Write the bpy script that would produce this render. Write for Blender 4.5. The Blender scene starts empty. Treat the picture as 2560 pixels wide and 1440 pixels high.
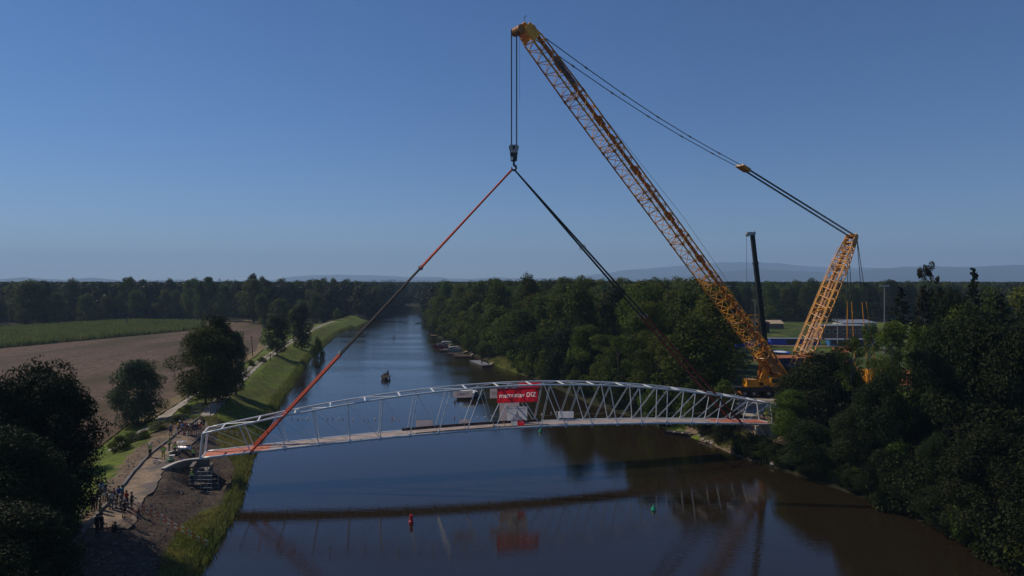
import bpy, math, random
import numpy as np
from mathutils import Vector, Matrix
R = math.radians
sc = bpy.context.scene
col = sc.collection
random.seed(7)
rng = np.random.default_rng(7)

# ------------------------------------------------------------ camera, sky, sun, exposure
CAMZ = 25.0; FPX = 1720.0; HY = 705.0
cam_d = bpy.data.cameras.new('camera'); cam = bpy.data.objects.new('camera', cam_d); col.objects.link(cam)
cam.location = (0, 0, CAMZ); cam.rotation_euler = (R(90), 0, 0)
cam_d.sensor_width = 36; cam_d.lens = 36 * FPX / 2560; cam_d.shift_y = -(720 - HY) / 2560
cam_d.clip_start = 0.5; cam_d.clip_end = 90000
sc.camera = cam

SUN_EL = 42.0
SUN_VEC = Vector((-1.0, 0.42, 0)).normalized()       # horizontal direction towards the sun
world = bpy.data.worlds.new('World'); sc.world = world; world.use_nodes = True
wn = world.node_tree.nodes; wl = world.node_tree.links
bg = wn['Background']; sky = wn.new('ShaderNodeTexSky'); sky.sky_type = 'NISHITA'
sky.sun_disc = False; sky.sun_elevation = R(SUN_EL)
sky.sun_rotation = math.atan2(SUN_VEC.x, SUN_VEC.y)
sky.altitude = 2200; sky.air_density = 1.15; sky.dust_density = 0.05; sky.ozone_density = 7.0
hsv = wn.new('ShaderNodeHueSaturation'); hsv.inputs['Saturation'].default_value = 1.13; hsv.inputs['Hue'].default_value = .506
wl.new(sky.outputs[0], hsv.inputs['Color']); wl.new(hsv.outputs[0], bg.inputs[0]); bg.inputs[1].default_value = 0.100
sun_d = bpy.data.lights.new('sun', 'SUN'); sun_d.energy = 5.0; sun_d.angle = R(0.55); sun_d.color = (1.0, 0.88, 0.71)
sun = bpy.data.objects.new('sun', sun_d); col.objects.link(sun)
sv = Vector((SUN_VEC.x * math.cos(R(SUN_EL)), SUN_VEC.y * math.cos(R(SUN_EL)), math.sin(R(SUN_EL))))
sun.rotation_euler = sv.to_track_quat('Z', 'Y').to_euler(); sun.location = (-60, 60, 90)
sc.view_settings.view_transform = 'Standard'; sc.view_settings.look = 'None'
sc.view_settings.gamma = 1; sc.view_settings.use_curve_mapping = False
sc.view_settings.exposure = -0.42
sc.cycles.max_bounces = 6; sc.cycles.diffuse_bounces = 2; sc.cycles.glossy_bounces = 3
sc.cycles.transmission_bounces = 3; sc.cycles.volume_bounces = 1; sc.cycles.transparent_max_bounces = 4
HAZE = 0.00013

def G(px, y, z=0.0):
    """point on the level z seen at pixel (px, y) of the photograph"""
    D = (CAMZ - z) * FPX / (y - HY)
    return Vector(((px - 1280) / FPX * D, D, z))
def PD(px, y, D):
    return Vector(((px - 1280) / FPX * D, D, CAMZ - (y - HY) / FPX * D))

# ------------------------------------------------------------ object helpers
WLOC = {}
def tag(o, label=None, cat=None, group=None, kind=None):
    if label: o['label'] = label
    if cat: o['category'] = cat
    if group: o['group'] = group
    if kind: o['kind'] = kind
    return o
def empty(name, loc, label=None, cat=None, group=None, rz=0):
    o = bpy.data.objects.new(name, None); col.objects.link(o); o.location = loc; o.rotation_euler = (0, 0, rz)
    o.empty_display_size = 0.3
    WLOC[o.name] = Vector(loc)
    return tag(o, label, cat, group)
def link(name, me, mat=None, parent=None):
    o = bpy.data.objects.new(name, me); col.objects.link(o)
    if mat is not None and len(me.materials) == 0: me.materials.append(mat)
    if parent is not None: o.parent = parent
    return o
class MB:
    def __init__(s): s.v = []; s.f = []
    def add(s, vs, fs):
        b = len(s.v); s.v += [tuple(p) for p in vs]; s.f += [tuple(i + b for i in f) for f in fs]; return s
    def tube(s, p, q, r, n=8, r2=None, caps=True):
        return s.poly([p, q], [r, r if r2 is None else r2], n, caps)
    def poly(s, pts, r, n=8, caps=True):
        pts = [Vector(p) for p in pts]
        if not isinstance(r, (list, tuple)): r = [r] * len(pts)
        vs = []; fs = []; prev = None
        for i, p in enumerate(pts):
            d = (pts[min(i + 1, len(pts) - 1)] - pts[max(i - 1, 0)]).normalized()
            a = Vector((0, 0, 1)) if abs(d.z) < 0.95 else Vector((1, 0, 0))
            if prev is None: x = d.cross(a).normalized()
            else: x = (prev - d * prev.dot(d)).normalized()
            prev = x; y = d.cross(x)
            for k in range(n):
                t = 2 * math.pi * (k + .5) / n
                vs.append(p + (x * math.cos(t) + y * math.sin(t)) * r[i])
        for i in range(len(pts) - 1):
            for k in range(n):
                k2 = (k + 1) % n
                fs.append((i * n + k, (i + 1) * n + k, (i + 1) * n + k2, i * n + k2))
        if caps:
            fs.append(tuple(range(n))); fs.append(tuple((len(pts) - 1) * n + k for k in reversed(range(n))))
        return s.add(vs, fs)
    def beam(s, p, q, w, h, up=(0, 0, 1)):
        """square beam from p to q, w sideways, h along up"""
        p = Vector(p); q = Vector(q); d = (q - p).normalized(); up = Vector(up)
        x = d.cross(up)
        x = x.normalized() if x.length > 1e-4 else Vector((1, 0, 0)); u = x.cross(d).normalized()
        vs = []
        for e in (p, q):
            for a, b in ((-1, -1), (1, -1), (1, 1), (-1, 1)): vs.append(e + x * a * w / 2 + u * b * h / 2)
        return s.add(vs, [(0, 3, 2, 1), (4, 5, 6, 7), (0, 1, 5, 4), (1, 2, 6, 5), (2, 3, 7, 6), (3, 0, 4, 7)])
    def box(s, c, size, rz=0.0):
        c = Vector(c); sx, sy, sz = [a / 2 for a in size]; m = Matrix.Rotation(rz, 3, 'Z'); vs = []
        for z in (-sz, sz):
            for a, b in ((-1, -1), (1, -1), (1, 1), (-1, 1)): vs.append(c + m @ Vector((a * sx, b * sy, z)))
        return s.add(vs, [(0, 3, 2, 1), (4, 5, 6, 7), (0, 1, 5, 4), (1, 2, 6, 5), (2, 3, 7, 6), (3, 0, 4, 7)])
    def loft(s, rings, caps=True):
        n = len(rings[0]); vs = [p for r in rings for p in r]; fs = []
        for i in range(len(rings) - 1):
            for k in range(n):
                k2 = (k + 1) % n; fs.append((i * n + k, i * n + k2, (i + 1) * n + k2, (i + 1) * n + k))
        if caps: fs.append(tuple(reversed(range(n)))); fs.append(tuple((len(rings) - 1) * n + k for k in range(n)))
        return s.add(vs, fs)
    def sphere(s, c, r, seg=10, rings=6, sz=1.0):
        c = Vector(c); rr = []
        for i in range(rings + 1):
            a = math.pi * (i + .02) / (rings + .04) - math.pi / 2
            rr.append([c + Vector((r * math.cos(a) * math.cos(2 * math.pi * k / seg), r * math.cos(a) * math.sin(2 * math.pi * k / seg), r * sz * math.sin(a))) for k in range(seg)])
        return s.loft(rr)
    def build(s, name, mat, parent=None, smooth=False, local=False):
        me = bpy.data.meshes.new(name)
        off = Vector((0, 0, 0)); p = parent
        if not local:
            while p is not None and p.name not in WLOC: p = p.parent
            if p is not None: off = WLOC[p.name]
        me.from_pydata([(a - off.x, b - off.y, c - off.z) for a, b, c in s.v], [], s.f); me.update()
        if smooth: me.polygons.foreach_set('use_smooth', [True] * len(me.polygons))
        return link(name, me, mat, parent)
def np_mesh(name, verts, faces_flat, nper, mat, parent=None, attrs=None, smooth=False):
    me = bpy.data.meshes.new(name); nv = len(verts); nf = len(faces_flat) // nper
    me.vertices.add(nv); me.vertices.foreach_set('co', np.asarray(verts, np.float32).ravel())
    me.loops.add(len(faces_flat)); me.loops.foreach_set('vertex_index', np.asarray(faces_flat, np.int32))
    me.polygons.add(nf); me.polygons.foreach_set('loop_start', np.arange(0, nf * nper, nper, dtype=np.int32))
    me.polygons.foreach_set('loop_total', np.full(nf, nper, np.int32))
    if smooth: me.polygons.foreach_set('use_smooth', np.ones(nf, bool))
    if attrs:
        for k, a in attrs.items():
            at = me.attributes.new(k, 'FLOAT', 'POINT'); at.data.foreach_set('value', np.asarray(a, np.float32))
    me.update(calc_edges=True)
    if mat is not None: me.materials.append(mat)
    if name is None: return me
    return link(name, me, None, parent)
def copy_tree(o, parent=None):
    c = o.copy(); col.objects.link(c)
    if parent is not None: c.parent = parent
    for ch in o.children: copy_tree(ch, c)
    return c

# ------------------------------------------------------------ materials
def mk(name, c, c2=None, rough=.6, metal=0.0, scale=2.0, bump=0.0, bscale=None, c3=None, scale3=.15, coords='Object', emit=None, spec=.5, detail=4, stretch=None):
    m = bpy.data.materials.new(name); m.use_nodes = True; nt = m.node_tree; b = nt.nodes['Principled BSDF']
    b.inputs['Roughness'].default_value = rough; b.inputs['Metallic'].default_value = metal
    b.inputs['Specular IOR Level'].default_value = spec
    b.inputs['Base Color'].default_value = (*c, 1)
    tc = nt.nodes.new('ShaderNodeTexCoord')
    if stretch:
        mp = nt.nodes.new('ShaderNodeMapping'); mp.inputs['Rotation'].default_value[2] = stretch[2]; mp.inputs['Scale'].default_value = (stretch[0], stretch[1], 1)
        nt.links.new(tc.outputs[coords], mp.inputs[0]); tc = mp; coords = 0
    if c2 is not None:
        n = nt.nodes.new('ShaderNodeTexNoise'); n.inputs['Scale'].default_value = scale; n.inputs['Detail'].default_value = detail
        n.inputs['Roughness'].default_value = .65
        nt.links.new(tc.outputs[coords], n.inputs['Vector'])
        r = nt.nodes.new('ShaderNodeValToRGB'); r.color_ramp.elements[0].position = .38; r.color_ramp.elements[1].position = .62
        r.color_ramp.elements[0].color = (*c, 1); r.color_ramp.elements[1].color = (*c2, 1)
        nt.links.new(n.outputs['Fac'], r.inputs[0]); out = r.outputs[0]
        if c3 is not None:
            n3 = nt.nodes.new('ShaderNodeTexNoise'); n3.inputs['Scale'].default_value = scale3; n3.inputs['Detail'].default_value = 3
            nt.links.new(tc.outputs[coords], n3.inputs['Vector'])
            r3 = nt.nodes.new('ShaderNodeValToRGB'); r3.color_ramp.elements[0].position = .45; r3.color_ramp.elements[1].position = .6
            nt.links.new(n3.outputs['Fac'], r3.inputs[0])
            mx = nt.nodes.new('ShaderNodeMix'); mx.data_type = 'RGBA'
            nt.links.new(r3.outputs[0], mx.inputs['Factor']); nt.links.new(out, mx.inputs['A']); mx.inputs['B'].default_value = (*c3, 1)
            out = mx.outputs['Result']
        nt.links.new(out, b.inputs['Base Color'])
    if bump:
        nb = nt.nodes.new('ShaderNodeTexNoise'); nb.inputs['Scale'].default_value = bscale or scale * 3; nb.inputs['Detail'].default_value = 5
        nt.links.new(tc.outputs[coords], nb.inputs['Vector'])
        bp = nt.nodes.new('ShaderNodeBump'); bp.inputs['Strength'].default_value = 1; bp.inputs['Distance'].default_value = bump
        nt.links.new(nb.outputs['Fac'], bp.inputs['Height']); nt.links.new(bp.outputs[0], b.inputs['Normal'])
    return m
def leaf_mat(name, dark, light, transl=.3, objvar=.35):
    m = bpy.data.materials.new(name); m.use_nodes = True; nt = m.node_tree; N = nt.nodes; L = nt.links
    b = N['Principled BSDF']; out = N['Material Output']
    at = N.new('ShaderNodeAttribute'); at.attribute_name = 'tint'
    r = N.new('ShaderNodeValToRGB'); r.color_ramp.elements[0].color = (*dark, 1); r.color_ramp.elements[1].color = (*light, 1)
    L.new(at.outputs['Fac'], r.inputs[0])
    oi = N.new('ShaderNodeObjectInfo')
    hs = N.new('ShaderNodeHueSaturation')
    mr = N.new('ShaderNodeMapRange'); mr.inputs['To Min'].default_value = 1 - objvar; mr.inputs['To Max'].default_value = 1 + objvar
    L.new(oi.outputs['Random'], mr.inputs['Value']); L.new(mr.outputs[0], hs.inputs['Value'])
    mh = N.new('ShaderNodeMapRange'); mh.inputs['To Min'].default_value = .475; mh.inputs['To Max'].default_value = .52
    mm = N.new('ShaderNodeMath'); mm.operation = 'MULTIPLY'; mm.inputs[1].default_value = 7.31
    mf = N.new('ShaderNodeMath'); mf.operation = 'FRACT'
    L.new(oi.outputs['Random'], mm.inputs[0]); L.new(mm.outputs[0], mf.inputs[0]); L.new(mf.outputs[0], mh.inputs['Value']); L.new(mh.outputs[0], hs.inputs['Hue'])
    L.new(r.outputs[0], hs.inputs['Color']); L.new(hs.outputs[0], b.inputs['Base Color'])
    b.inputs['Roughness'].default_value = .7; b.inputs['Specular IOR Level'].default_value = .12
    t = N.new('ShaderNodeBsdfTranslucent'); L.new(hs.outputs[0], t.inputs['Color'])
    ms = N.new('ShaderNodeMixShader'); ms.inputs[0].default_value = transl
    L.new(b.outputs[0], ms.inputs[1]); L.new(t.outputs[0], ms.inputs[2]); L.new(ms.outputs[0], out.inputs['Surface'])
    return m
M = {}
M['leaf'] = leaf_mat('leaf', (.018, .029, .006), (.105, .145, .020))
M['leaf_light'] = leaf_mat('leaf_light', (.04, .06, .010), (.13, .16, .026), .35, .2)
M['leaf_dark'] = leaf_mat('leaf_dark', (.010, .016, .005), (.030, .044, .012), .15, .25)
M['leaf_silver'] = leaf_mat('leaf_silver', (.030, .050, .020), (.105, .145, .065), .2, .05)
M['needle'] = leaf_mat('needle', (.014, .020, .008), (.045, .045, .020), .1, .3)
M['grass_blade'] = leaf_mat('grass_blade', (.10, .135, .024), (.30, .28, .085), .35, .05)
M['corn'] = leaf_mat('corn_leaf', (.10, .14, .028), (.24, .24, .075), .3, .05)
M['bark'] = mk('bark', (.05, .04, .03), (.09, .075, .06), .9, scale=3, bump=.03)
M['birch'] = mk('pale_bark', (.12, .10, .085), (.20, .18, .16), .9, scale=2)
M['steel_white'] = mk('galvanised_steel', (.55, .60, .62), (.66, .70, .72), .42, .2, scale=.8)
M['steel_light'] = mk('pale_steel', (.70, .72, .72), (.78, .79, .79), .4, .1, scale=.8)
M['steel_dark'] = mk('dark_steel', (.03, .03, .035), (.05, .05, .055), .5, .5, scale=3)
M['yellow'] = mk('crane_yellow', (.70, .285, .012), (.78, .34, .022), .45, scale=.7, c3=(.36, .16, .03), scale3=.25)
M['yellow_dark'] = mk('shaded_yellow_plate', (.28, .095, .013), (.36, .13, .017), .55, scale=.9)  # crane yellow darkened: shade of the inner plates painted into the colour
M['boom_black'] = mk('boom_black_paint', (.012, .016, .016), (.02, .024, .024), .6, scale=2, spec=.2)
M['boat_red'] = mk('boat_red', (.22, .02, .025), (.28, .03, .03), .5, scale=2)
M['rope'] = mk('steel_rope', (.035, .045, .06), None, .5, .4)
M['sling_red'] = mk('sling_red', (.62, .075, .022), (.50, .05, .018), .75, scale=4)
M['sling_dark'] = mk('shaded_red_sling', (.20, .030, .015), (.14, .02, .012), .85, scale=4)  # darker copy of the sling red, shaded side painted into the colour
M['sling_black'] = mk('sling_black', (.018, .016, .016), (.03, .028, .028), .8, scale=4)
M['concrete'] = mk('concrete', (.30, .28, .25), (.40, .37, .33), .85, scale=1.5, bump=.01, bscale=20)
M['concrete_grey'] = mk('bridge_deck_concrete', (.29, .235, .215), (.36, .295, .27), .85, scale=.9, bump=.004, bscale=30)
M['deck_red'] = mk('red_deck_coating', (.44, .13, .07), (.50, .16, .09), .8, scale=1.5)
M['wood'] = mk('weathered_wood', (.14, .095, .06), (.22, .16, .11), .85, scale=3, bump=.01)
M['wood_dark'] = mk('dark_timber', (.035, .022, .016), (.06, .04, .03), .85, scale=3)
M['wood_light'] = mk('pale_timber', (.36, .27, .17), (.46, .36, .24), .8, scale=3)
M['boat_white'] = mk('boat_white', (.38, .38, .37), (.45, .45, .44), .5, scale=2)
M['white'] = mk('white_paint', (.72, .72, .70), None, .5)
M['black'] = mk('black_rubber', (.012, .012, .012), None, .7)
M['red'] = mk('red_paint', (.55, .02, .03), None, .45)
M['green_paint'] = mk('green_buoy_paint', (.01, .30, .14), None, .4)
M['blue'] = mk('blue_cladding', (.02, .06, .42), (.025, .07, .48), .5, scale=1)
M['navy'] = mk('navy_screen', (.01, .02, .08), None, .7)
M['grey'] = mk('grey_metal', (.25, .26, .28), (.32, .33, .35), .5, .4, scale=2)
M['glass'] = mk('dark_glass', (.02, .03, .035), None, .08, spec=.8)
M['silver'] = mk('silver_foil', (.6, .58, .6), (.35, .33, .36), .3, .8, scale=6, bump=.03)
# ------------------------------------------------------------ terrain
LSH = [(-25.5, 40), (-26.5, 58.5)] + [tuple(G(a, b)[:2]) for a, b in ((600, 1270), (618, 1200), (640, 1130), (700, 1010), (735, 960), (775, 898), (815, 862), (845, 835), (900, 812), (945, 792), (1000, 774), (1038, 769))] + [(-150, 735), (-260, 790), (-420, 830)]
LSH = [(-22, -150)] + LSH
RSH = [(46, -150), (45, 40), (44.4, 59.7), (43.4, 66.7), (42.0, 75.4), (39.4, 82.7), (35.9, 91.5), (33.1, 96.6), (30, 107.5), (23.2, 124.6), (15.4, 143), (5.2, 179), (-4.8, 204.8), (-8.6, 220), (-13.2, 232.4), (-16.6, 246), (-21.8, 264), (-25.2, 277), (-32.8, 307), (-36.5, 325), (-57, 452), (-80, 600), (-88, 690), (-130, 790), (-260, 860), (-420, 900)]
def seg_dist(P, poly):
    P = np.asarray(P, float); best = np.full(len(P), 1e9)
    for (ax, ay), (bx, by) in zip(poly[:-1], poly[1:]):
        dx, dy = bx - ax, by - ay; t = np.clip(((P[:, 0] - ax) * dx + (P[:, 1] - ay) * dy) / (dx * dx + dy * dy), 0, 1)
        d = np.hypot(P[:, 0] - ax - t * dx, P[:, 1] - ay - t * dy); best = np.minimum(best, d)
    return best
def in_poly(P, poly):
    P = np.asarray(P, float); x, y = P[:, 0], P[:, 1]; c = np.zeros(len(P), bool); n = len(poly)
    for i in range(n):
        x1, y1 = poly[i][0], poly[i][1]; x2, y2 = poly[(i + 1) % n][0], poly[(i + 1) % n][1]
        if y1 == y2: continue
        k = ((y1 > y) != (y2 > y)) & (x < (x2 - x1) * (y - y1) / (y2 - y1) + x1); c ^= k
    return c
RIVER = LSH + RSH[::-1]
def vnoise(x, y, s, seed=0):
    x = x / s; y = y / s; xi = np.floor(x).astype(np.int64); yi = np.floor(y).astype(np.int64); fx = x - xi; fy = y - yi
    fx = fx * fx * (3 - 2 * fx); fy = fy * fy * (3 - 2 * fy)
    def h(a, b): 
        v = np.sin(a * 127.1 + b * 311.7 + seed * 74.7) * 43758.5453; return v - np.floor(v)
    return (h(xi, yi) * (1 - fx) + h(xi + 1, yi) * fx) * (1 - fy) + (h(xi, yi + 1) * (1 - fx) + h(xi + 1, yi + 1) * fx) * fy
DIRT = [tuple(G(a, b, 2.6)[:2]) for a, b in ((425, 1048), (500, 1058), (535, 1075), (562, 1105), (590, 1135), (600, 1160), (575, 1190), (585, 1212), (545, 1228), (480, 1262), (440, 1300), (410, 1345), (395, 1420), (380, 1520), (-80, 1520), (60, 1440), (215, 1300), (265, 1215), (310, 1160), (345, 1120), (380, 1088))]
def height_np(P):
    P = np.asarray(P, float); x, y = P[:, 0], P[:, 1]
    dl = seg_dist(P, LSH); dr = seg_dist(P, RSH); riv = in_poly(P, RIVER)
    wob = (vnoise(x, y, 3.0, 1) - .5) * 1.4 * np.clip((y - 30) / 60, 0, 1)
    left = dl < dr
    hl = np.interp(dl + wob * .6, [0, .6, 1.6, 3.5, 8.2, 13.5, 19, 26], [-.15, .35, .75, 1.2, 3, 3, 1.5, 1.1])
    hr = np.interp(dr + wob * .6, [0, .6, 2, 9, 20], [-.15, .4, .9, 3, 3.5])
    h = np.where(left, hl, hr)
    h = h + (vnoise(x, y, 2.2, 3) - .5) * .16 * np.clip(np.minimum(dl, dr) - .5, 0, 1)
    dm = np.clip(in_poly(P, DIRT) * 1.0, 0, 1) * np.clip((dl - 2) / 3, 0, 1) * np.clip((10.5 - dl) / 3, 0, 1)
    h = h + dm * ((vnoise(x, y, 1.7, 31) - .5) * .55 + (vnoise(x, y, .8, 32) - .5) * .22)
    h = h - 1.7 * np.exp(-(((x + 36.3) / 2.6) ** 2 + ((y - 81.2) / 3.4) ** 2))
    h = h - .9 * np.exp(-(((x + 33.5) / 3.0) ** 2 + ((y - 84.0) / 2.2) ** 2))
    h = np.where(riv, h, np.maximum(h, np.clip(np.minimum(dl, dr) * .4, 0, .35)))
    h = np.where(riv, -np.clip(np.minimum(dl, dr) * .5 + .1, 0, 2), np.maximum(h, .02))
    return h
def hz(x, y): return float(height_np([(x, y)])[0])
def stretch(lo, hi, c, fine, n):
    """coordinates dense round c, spreading outwards"""
    t = np.linspace(-1, 1, n); k = 7.0
    s = np.sinh(k * t) / math.sinh(k)
    v = np.where(s < 0, c + s * (c - lo), c + s * (hi - c)); return v
gx = np.unique(np.concatenate([np.arange(-75, 60, .7), -75 - np.geomspace(.8, 30000, 150), 60 + np.geomspace(.8, 30000, 150)]))
gy = np.unique(np.concatenate([np.arange(48, 125, .7), 125 + np.geomspace(.9, 30000, 190), 48 - np.geomspace(1, 600, 40)]))
XX, YY = np.meshgrid(gx, gy); P = np.stack([XX.ravel(), YY.ravel()], 1)
Z = height_np(P)
dd = seg_dist(P, DIRT + DIRT[:1]); ind = in_poly(P, DIRT)
dirt = np.clip(.5 + np.where(ind, dd, -dd) * .6 + (vnoise(P[:, 0], P[:, 1], 1.3, 9) - .5) * 1.2, 0, 1)
RDIRT = [(30.5, 97), (34, 95), (44, 97), (58, 110), (66, 118), (62, 134), (40, 136), (30, 128), (29, 110)]
d2 = seg_dist(P, RDIRT + RDIRT[:1]); i2 = in_poly(P, RDIRT)
dirt = np.maximum(dirt, np.clip(.5 + np.where(i2, d2, -d2) * .5 + (vnoise(P[:, 0], P[:, 1], 2, 4) - .5) * 1.5, 0, 1))
dls = seg_dist(P, LSH); soil_and_shade = np.clip((9.0 - dls + (vnoise(P[:, 0], P[:, 1], 1.5, 21) - .5) * 1.4) / .8, 0, 1) * (P[:, 0] < 0)
soil_and_shade = np.maximum(soil_and_shade, np.clip((59.5 - P[:, 1] + (vnoise(P[:, 0], P[:, 1], 2.5, 22) - .5) * 5) / 1.5, 0, 1))  # nearest ground darkened: tree shade painted into its colour
near = np.clip(np.minimum(seg_dist(P, LSH), seg_dist(P, RSH)), 0, 60)
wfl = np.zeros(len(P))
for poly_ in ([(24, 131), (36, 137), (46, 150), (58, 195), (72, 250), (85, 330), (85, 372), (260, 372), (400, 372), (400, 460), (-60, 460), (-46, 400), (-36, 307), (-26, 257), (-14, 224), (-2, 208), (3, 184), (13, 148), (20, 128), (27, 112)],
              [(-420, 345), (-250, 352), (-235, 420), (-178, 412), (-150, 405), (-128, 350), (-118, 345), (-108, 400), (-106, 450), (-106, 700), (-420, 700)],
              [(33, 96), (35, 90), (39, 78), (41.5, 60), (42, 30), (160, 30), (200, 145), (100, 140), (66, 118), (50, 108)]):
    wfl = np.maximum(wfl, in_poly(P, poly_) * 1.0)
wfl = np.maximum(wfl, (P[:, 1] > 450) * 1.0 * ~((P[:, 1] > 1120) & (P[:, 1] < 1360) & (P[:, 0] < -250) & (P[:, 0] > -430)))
ny, nx = XX.shape; idx = np.arange(ny * nx).reshape(ny, nx)
F = np.stack([idx[:-1, :-1], idx[:-1, 1:], idx[1:, 1:], idx[1:, :-1]], -1).reshape(-1)
def ground_mat():
    m = bpy.data.materials.new('ground'); m.use_nodes = True; N = m.node_tree.nodes; L = m.node_tree.links; b = N['Principled BSDF']
    b.inputs['Roughness'].default_value = .95; b.inputs['Specular IOR Level'].default_value = .15
    tc = N.new('ShaderNodeTexCoord')
    def noise(s, d=4):
        n = N.new('ShaderNodeTexNoise'); n.inputs['Scale'].default_value = s; n.inputs['Detail'].default_value = d; n.inputs['Roughness'].default_value = .65
        L.new(tc.outputs['Object'], n.inputs['Vector']); return n.outputs['Fac']
    def ramp(f, a, bb, p0=.4, p1=.6):
        r = N.new('ShaderNodeValToRGB'); r.color_ramp.elements[0].color = (*a, 1); r.color_ramp.elements[1].color = (*bb, 1)
        r.color_ramp.elements[0].position = p0; r.color_ramp.elements[1].position = p1; L.new(f, r.inputs[0]); return r.outputs[0]
    def mix(f, a, bb):
        x = N.new('ShaderNodeMix'); x.data_type = 'RGBA'; L.new(f, x.inputs['Factor']); L.new(a, x.inputs['A']); L.new(bb, x.inputs['B']); return x.outputs['Result']
    g = ramp(noise(.9), (.066, .105, .012), (.135, .175, .024))
    g2 = ramp(noise(2.6), (.06, .072, .018), (.11, .10, .036))
    g = mix(ramp(noise(.16, 3), (0, 0, 0), (1, 1, 1), .45, .68), g, g2)
    d = ramp(noise(.7), (.15, .105, .072), (.26, .195, .135))
    d2_ = ramp(noise(5), (.085, .058, .042), (.22, .16, .11), .35, .65)
    d = mix(ramp(noise(.35, 2), (0, 0, 0), (1, 1, 1), .42, .6), d, d2_)
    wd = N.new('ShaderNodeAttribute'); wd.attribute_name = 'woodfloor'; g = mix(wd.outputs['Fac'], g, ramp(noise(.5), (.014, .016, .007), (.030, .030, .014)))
    so = N.new('ShaderNodeAttribute'); so.attribute_name = 'soil_and_shade'; d = mix(so.outputs['Fac'], d, ramp(noise(1.6), (.050, .036, .028), (.115, .085, .064), .35, .65))  # dark bank earth, and the painted tree shade close to the camera
    a = N.new('ShaderNodeAttribute'); a.attribute_name = 'dirt'
    c = mix(ramp(a.outputs['Fac'], (0, 0, 0), (1, 1, 1), .35, .65), g, d)
    L.new(c, b.inputs['Base Color'])
    bp = N.new('ShaderNodeBump'); bp.inputs['Distance'].default_value = .22; bp.inputs['Strength'].default_value = .9
    L.new(noise(3.5, 6), bp.inputs['Height']); L.new(bp.outputs[0], b.inputs['Normal'])
    return m
M['ground'] = ground_mat()
ground = np_mesh('ground', np.stack([P[:, 0], P[:, 1], Z], 1), F, 4, M['ground'], attrs={'dirt': dirt, 'woodfloor': wfl, 'soil_and_shade': soil_and_shade}, smooth=True)
tag(ground, kind='structure')

def water_mat():
    m = bpy.data.materials.new('river_water'); m.use_nodes = True; N = m.node_tree.nodes; L = m.node_tree.links; b = N['Principled BSDF']
    b.inputs['Base Color'].default_value = (.017, .012, .006, 1); b.inputs['Roughness'].default_value = .015; b.inputs['IOR'].default_value = 1.5
    tc = N.new('ShaderNodeTexCoord'); mp = N.new('ShaderNodeMapping'); mp.inputs['Rotation'].default_value[2] = R(14); mp.inputs['Scale'].default_value = (.38, 1.7, 1)
    L.new(tc.outputs['Object'], mp.inputs[0])
    hs = []
    for s, w in ((1.3, .35), (4.5, .18), (.12, .9)):
        n = N.new('ShaderNodeTexNoise'); n.inputs['Scale'].default_value = s; n.inputs['Detail'].default_value = 2; L.new(mp.outputs[0], n.inputs['Vector'])
        k = N.new('ShaderNodeMath'); k.operation = 'MULTIPLY'; k.inputs[1].default_value = w; L.new(n.outputs['Fac'], k.inputs[0]); hs.append(k.outputs[0])
    # breeze patches: ripples stronger in some areas
    pn = N.new('ShaderNodeTexNoise'); pn.inputs['Scale'].default_value = .035; pn.inputs['Detail'].default_value = 3; L.new(mp.outputs[0], pn.inputs['Vector'])
    pr = N.new('ShaderNodeMapRange'); pr.inputs['From Min'].default_value = .4; pr.inputs['From Max'].default_value = .65; pr.inputs['To Min'].default_value = .5; pr.inputs['To Max'].default_value = 1.4
    L.new(pn.outputs['Fac'], pr.inputs['Value'])
    a1 = N.new('ShaderNodeMath'); a1.operation = 'ADD'; L.new(hs[0], a1.inputs[0]); L.new(hs[1], a1.inputs[1])
    a2 = N.new('ShaderNodeMath'); a2.operation = 'MULTIPLY'; L.new(a1.outputs[0], a2.inputs[0]); L.new(pr.outputs[0], a2.inputs[1])
    # the breeze freshens up the river, away from the sheltering woods
    sx = N.new('ShaderNodeSeparateXYZ'); L.new(tc.outputs['Object'], sx.inputs[0]); br_ = N.new('ShaderNodeMapRange'); L.new(sx.outputs['Y'], br_.inputs['Value'])
    br_.inputs['From Min'].default_value = 105; br_.inputs['From Max'].default_value = 260; br_.inputs['To Min'].default_value = 1; br_.inputs['To Max'].default_value = 4.5
    a3 = N.new('ShaderNodeMath'); a3.operation = 'MULTIPLY'; L.new(a2.outputs[0], a3.inputs[0]); L.new(br_.outputs[0], a3.inputs[1]); a2 = a3
    bp = N.new('ShaderNodeBump'); bp.inputs['Strength'].default_value = 1; bp.inputs['Distance'].default_value = .022
    L.new(a2.outputs[0], bp.inputs['Height']); L.new(bp.outputs[0], b.inputs['Normal'])
    return m
M['water'] = water_mat()
w = MB(); w.add([(-460, -160, 0), (120, -160, 0), (120, 930, 0), (-460, 930, 0)], [(0, 1, 2, 3)])
tag(w.build('river', M['water']), kind='structure')

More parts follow.
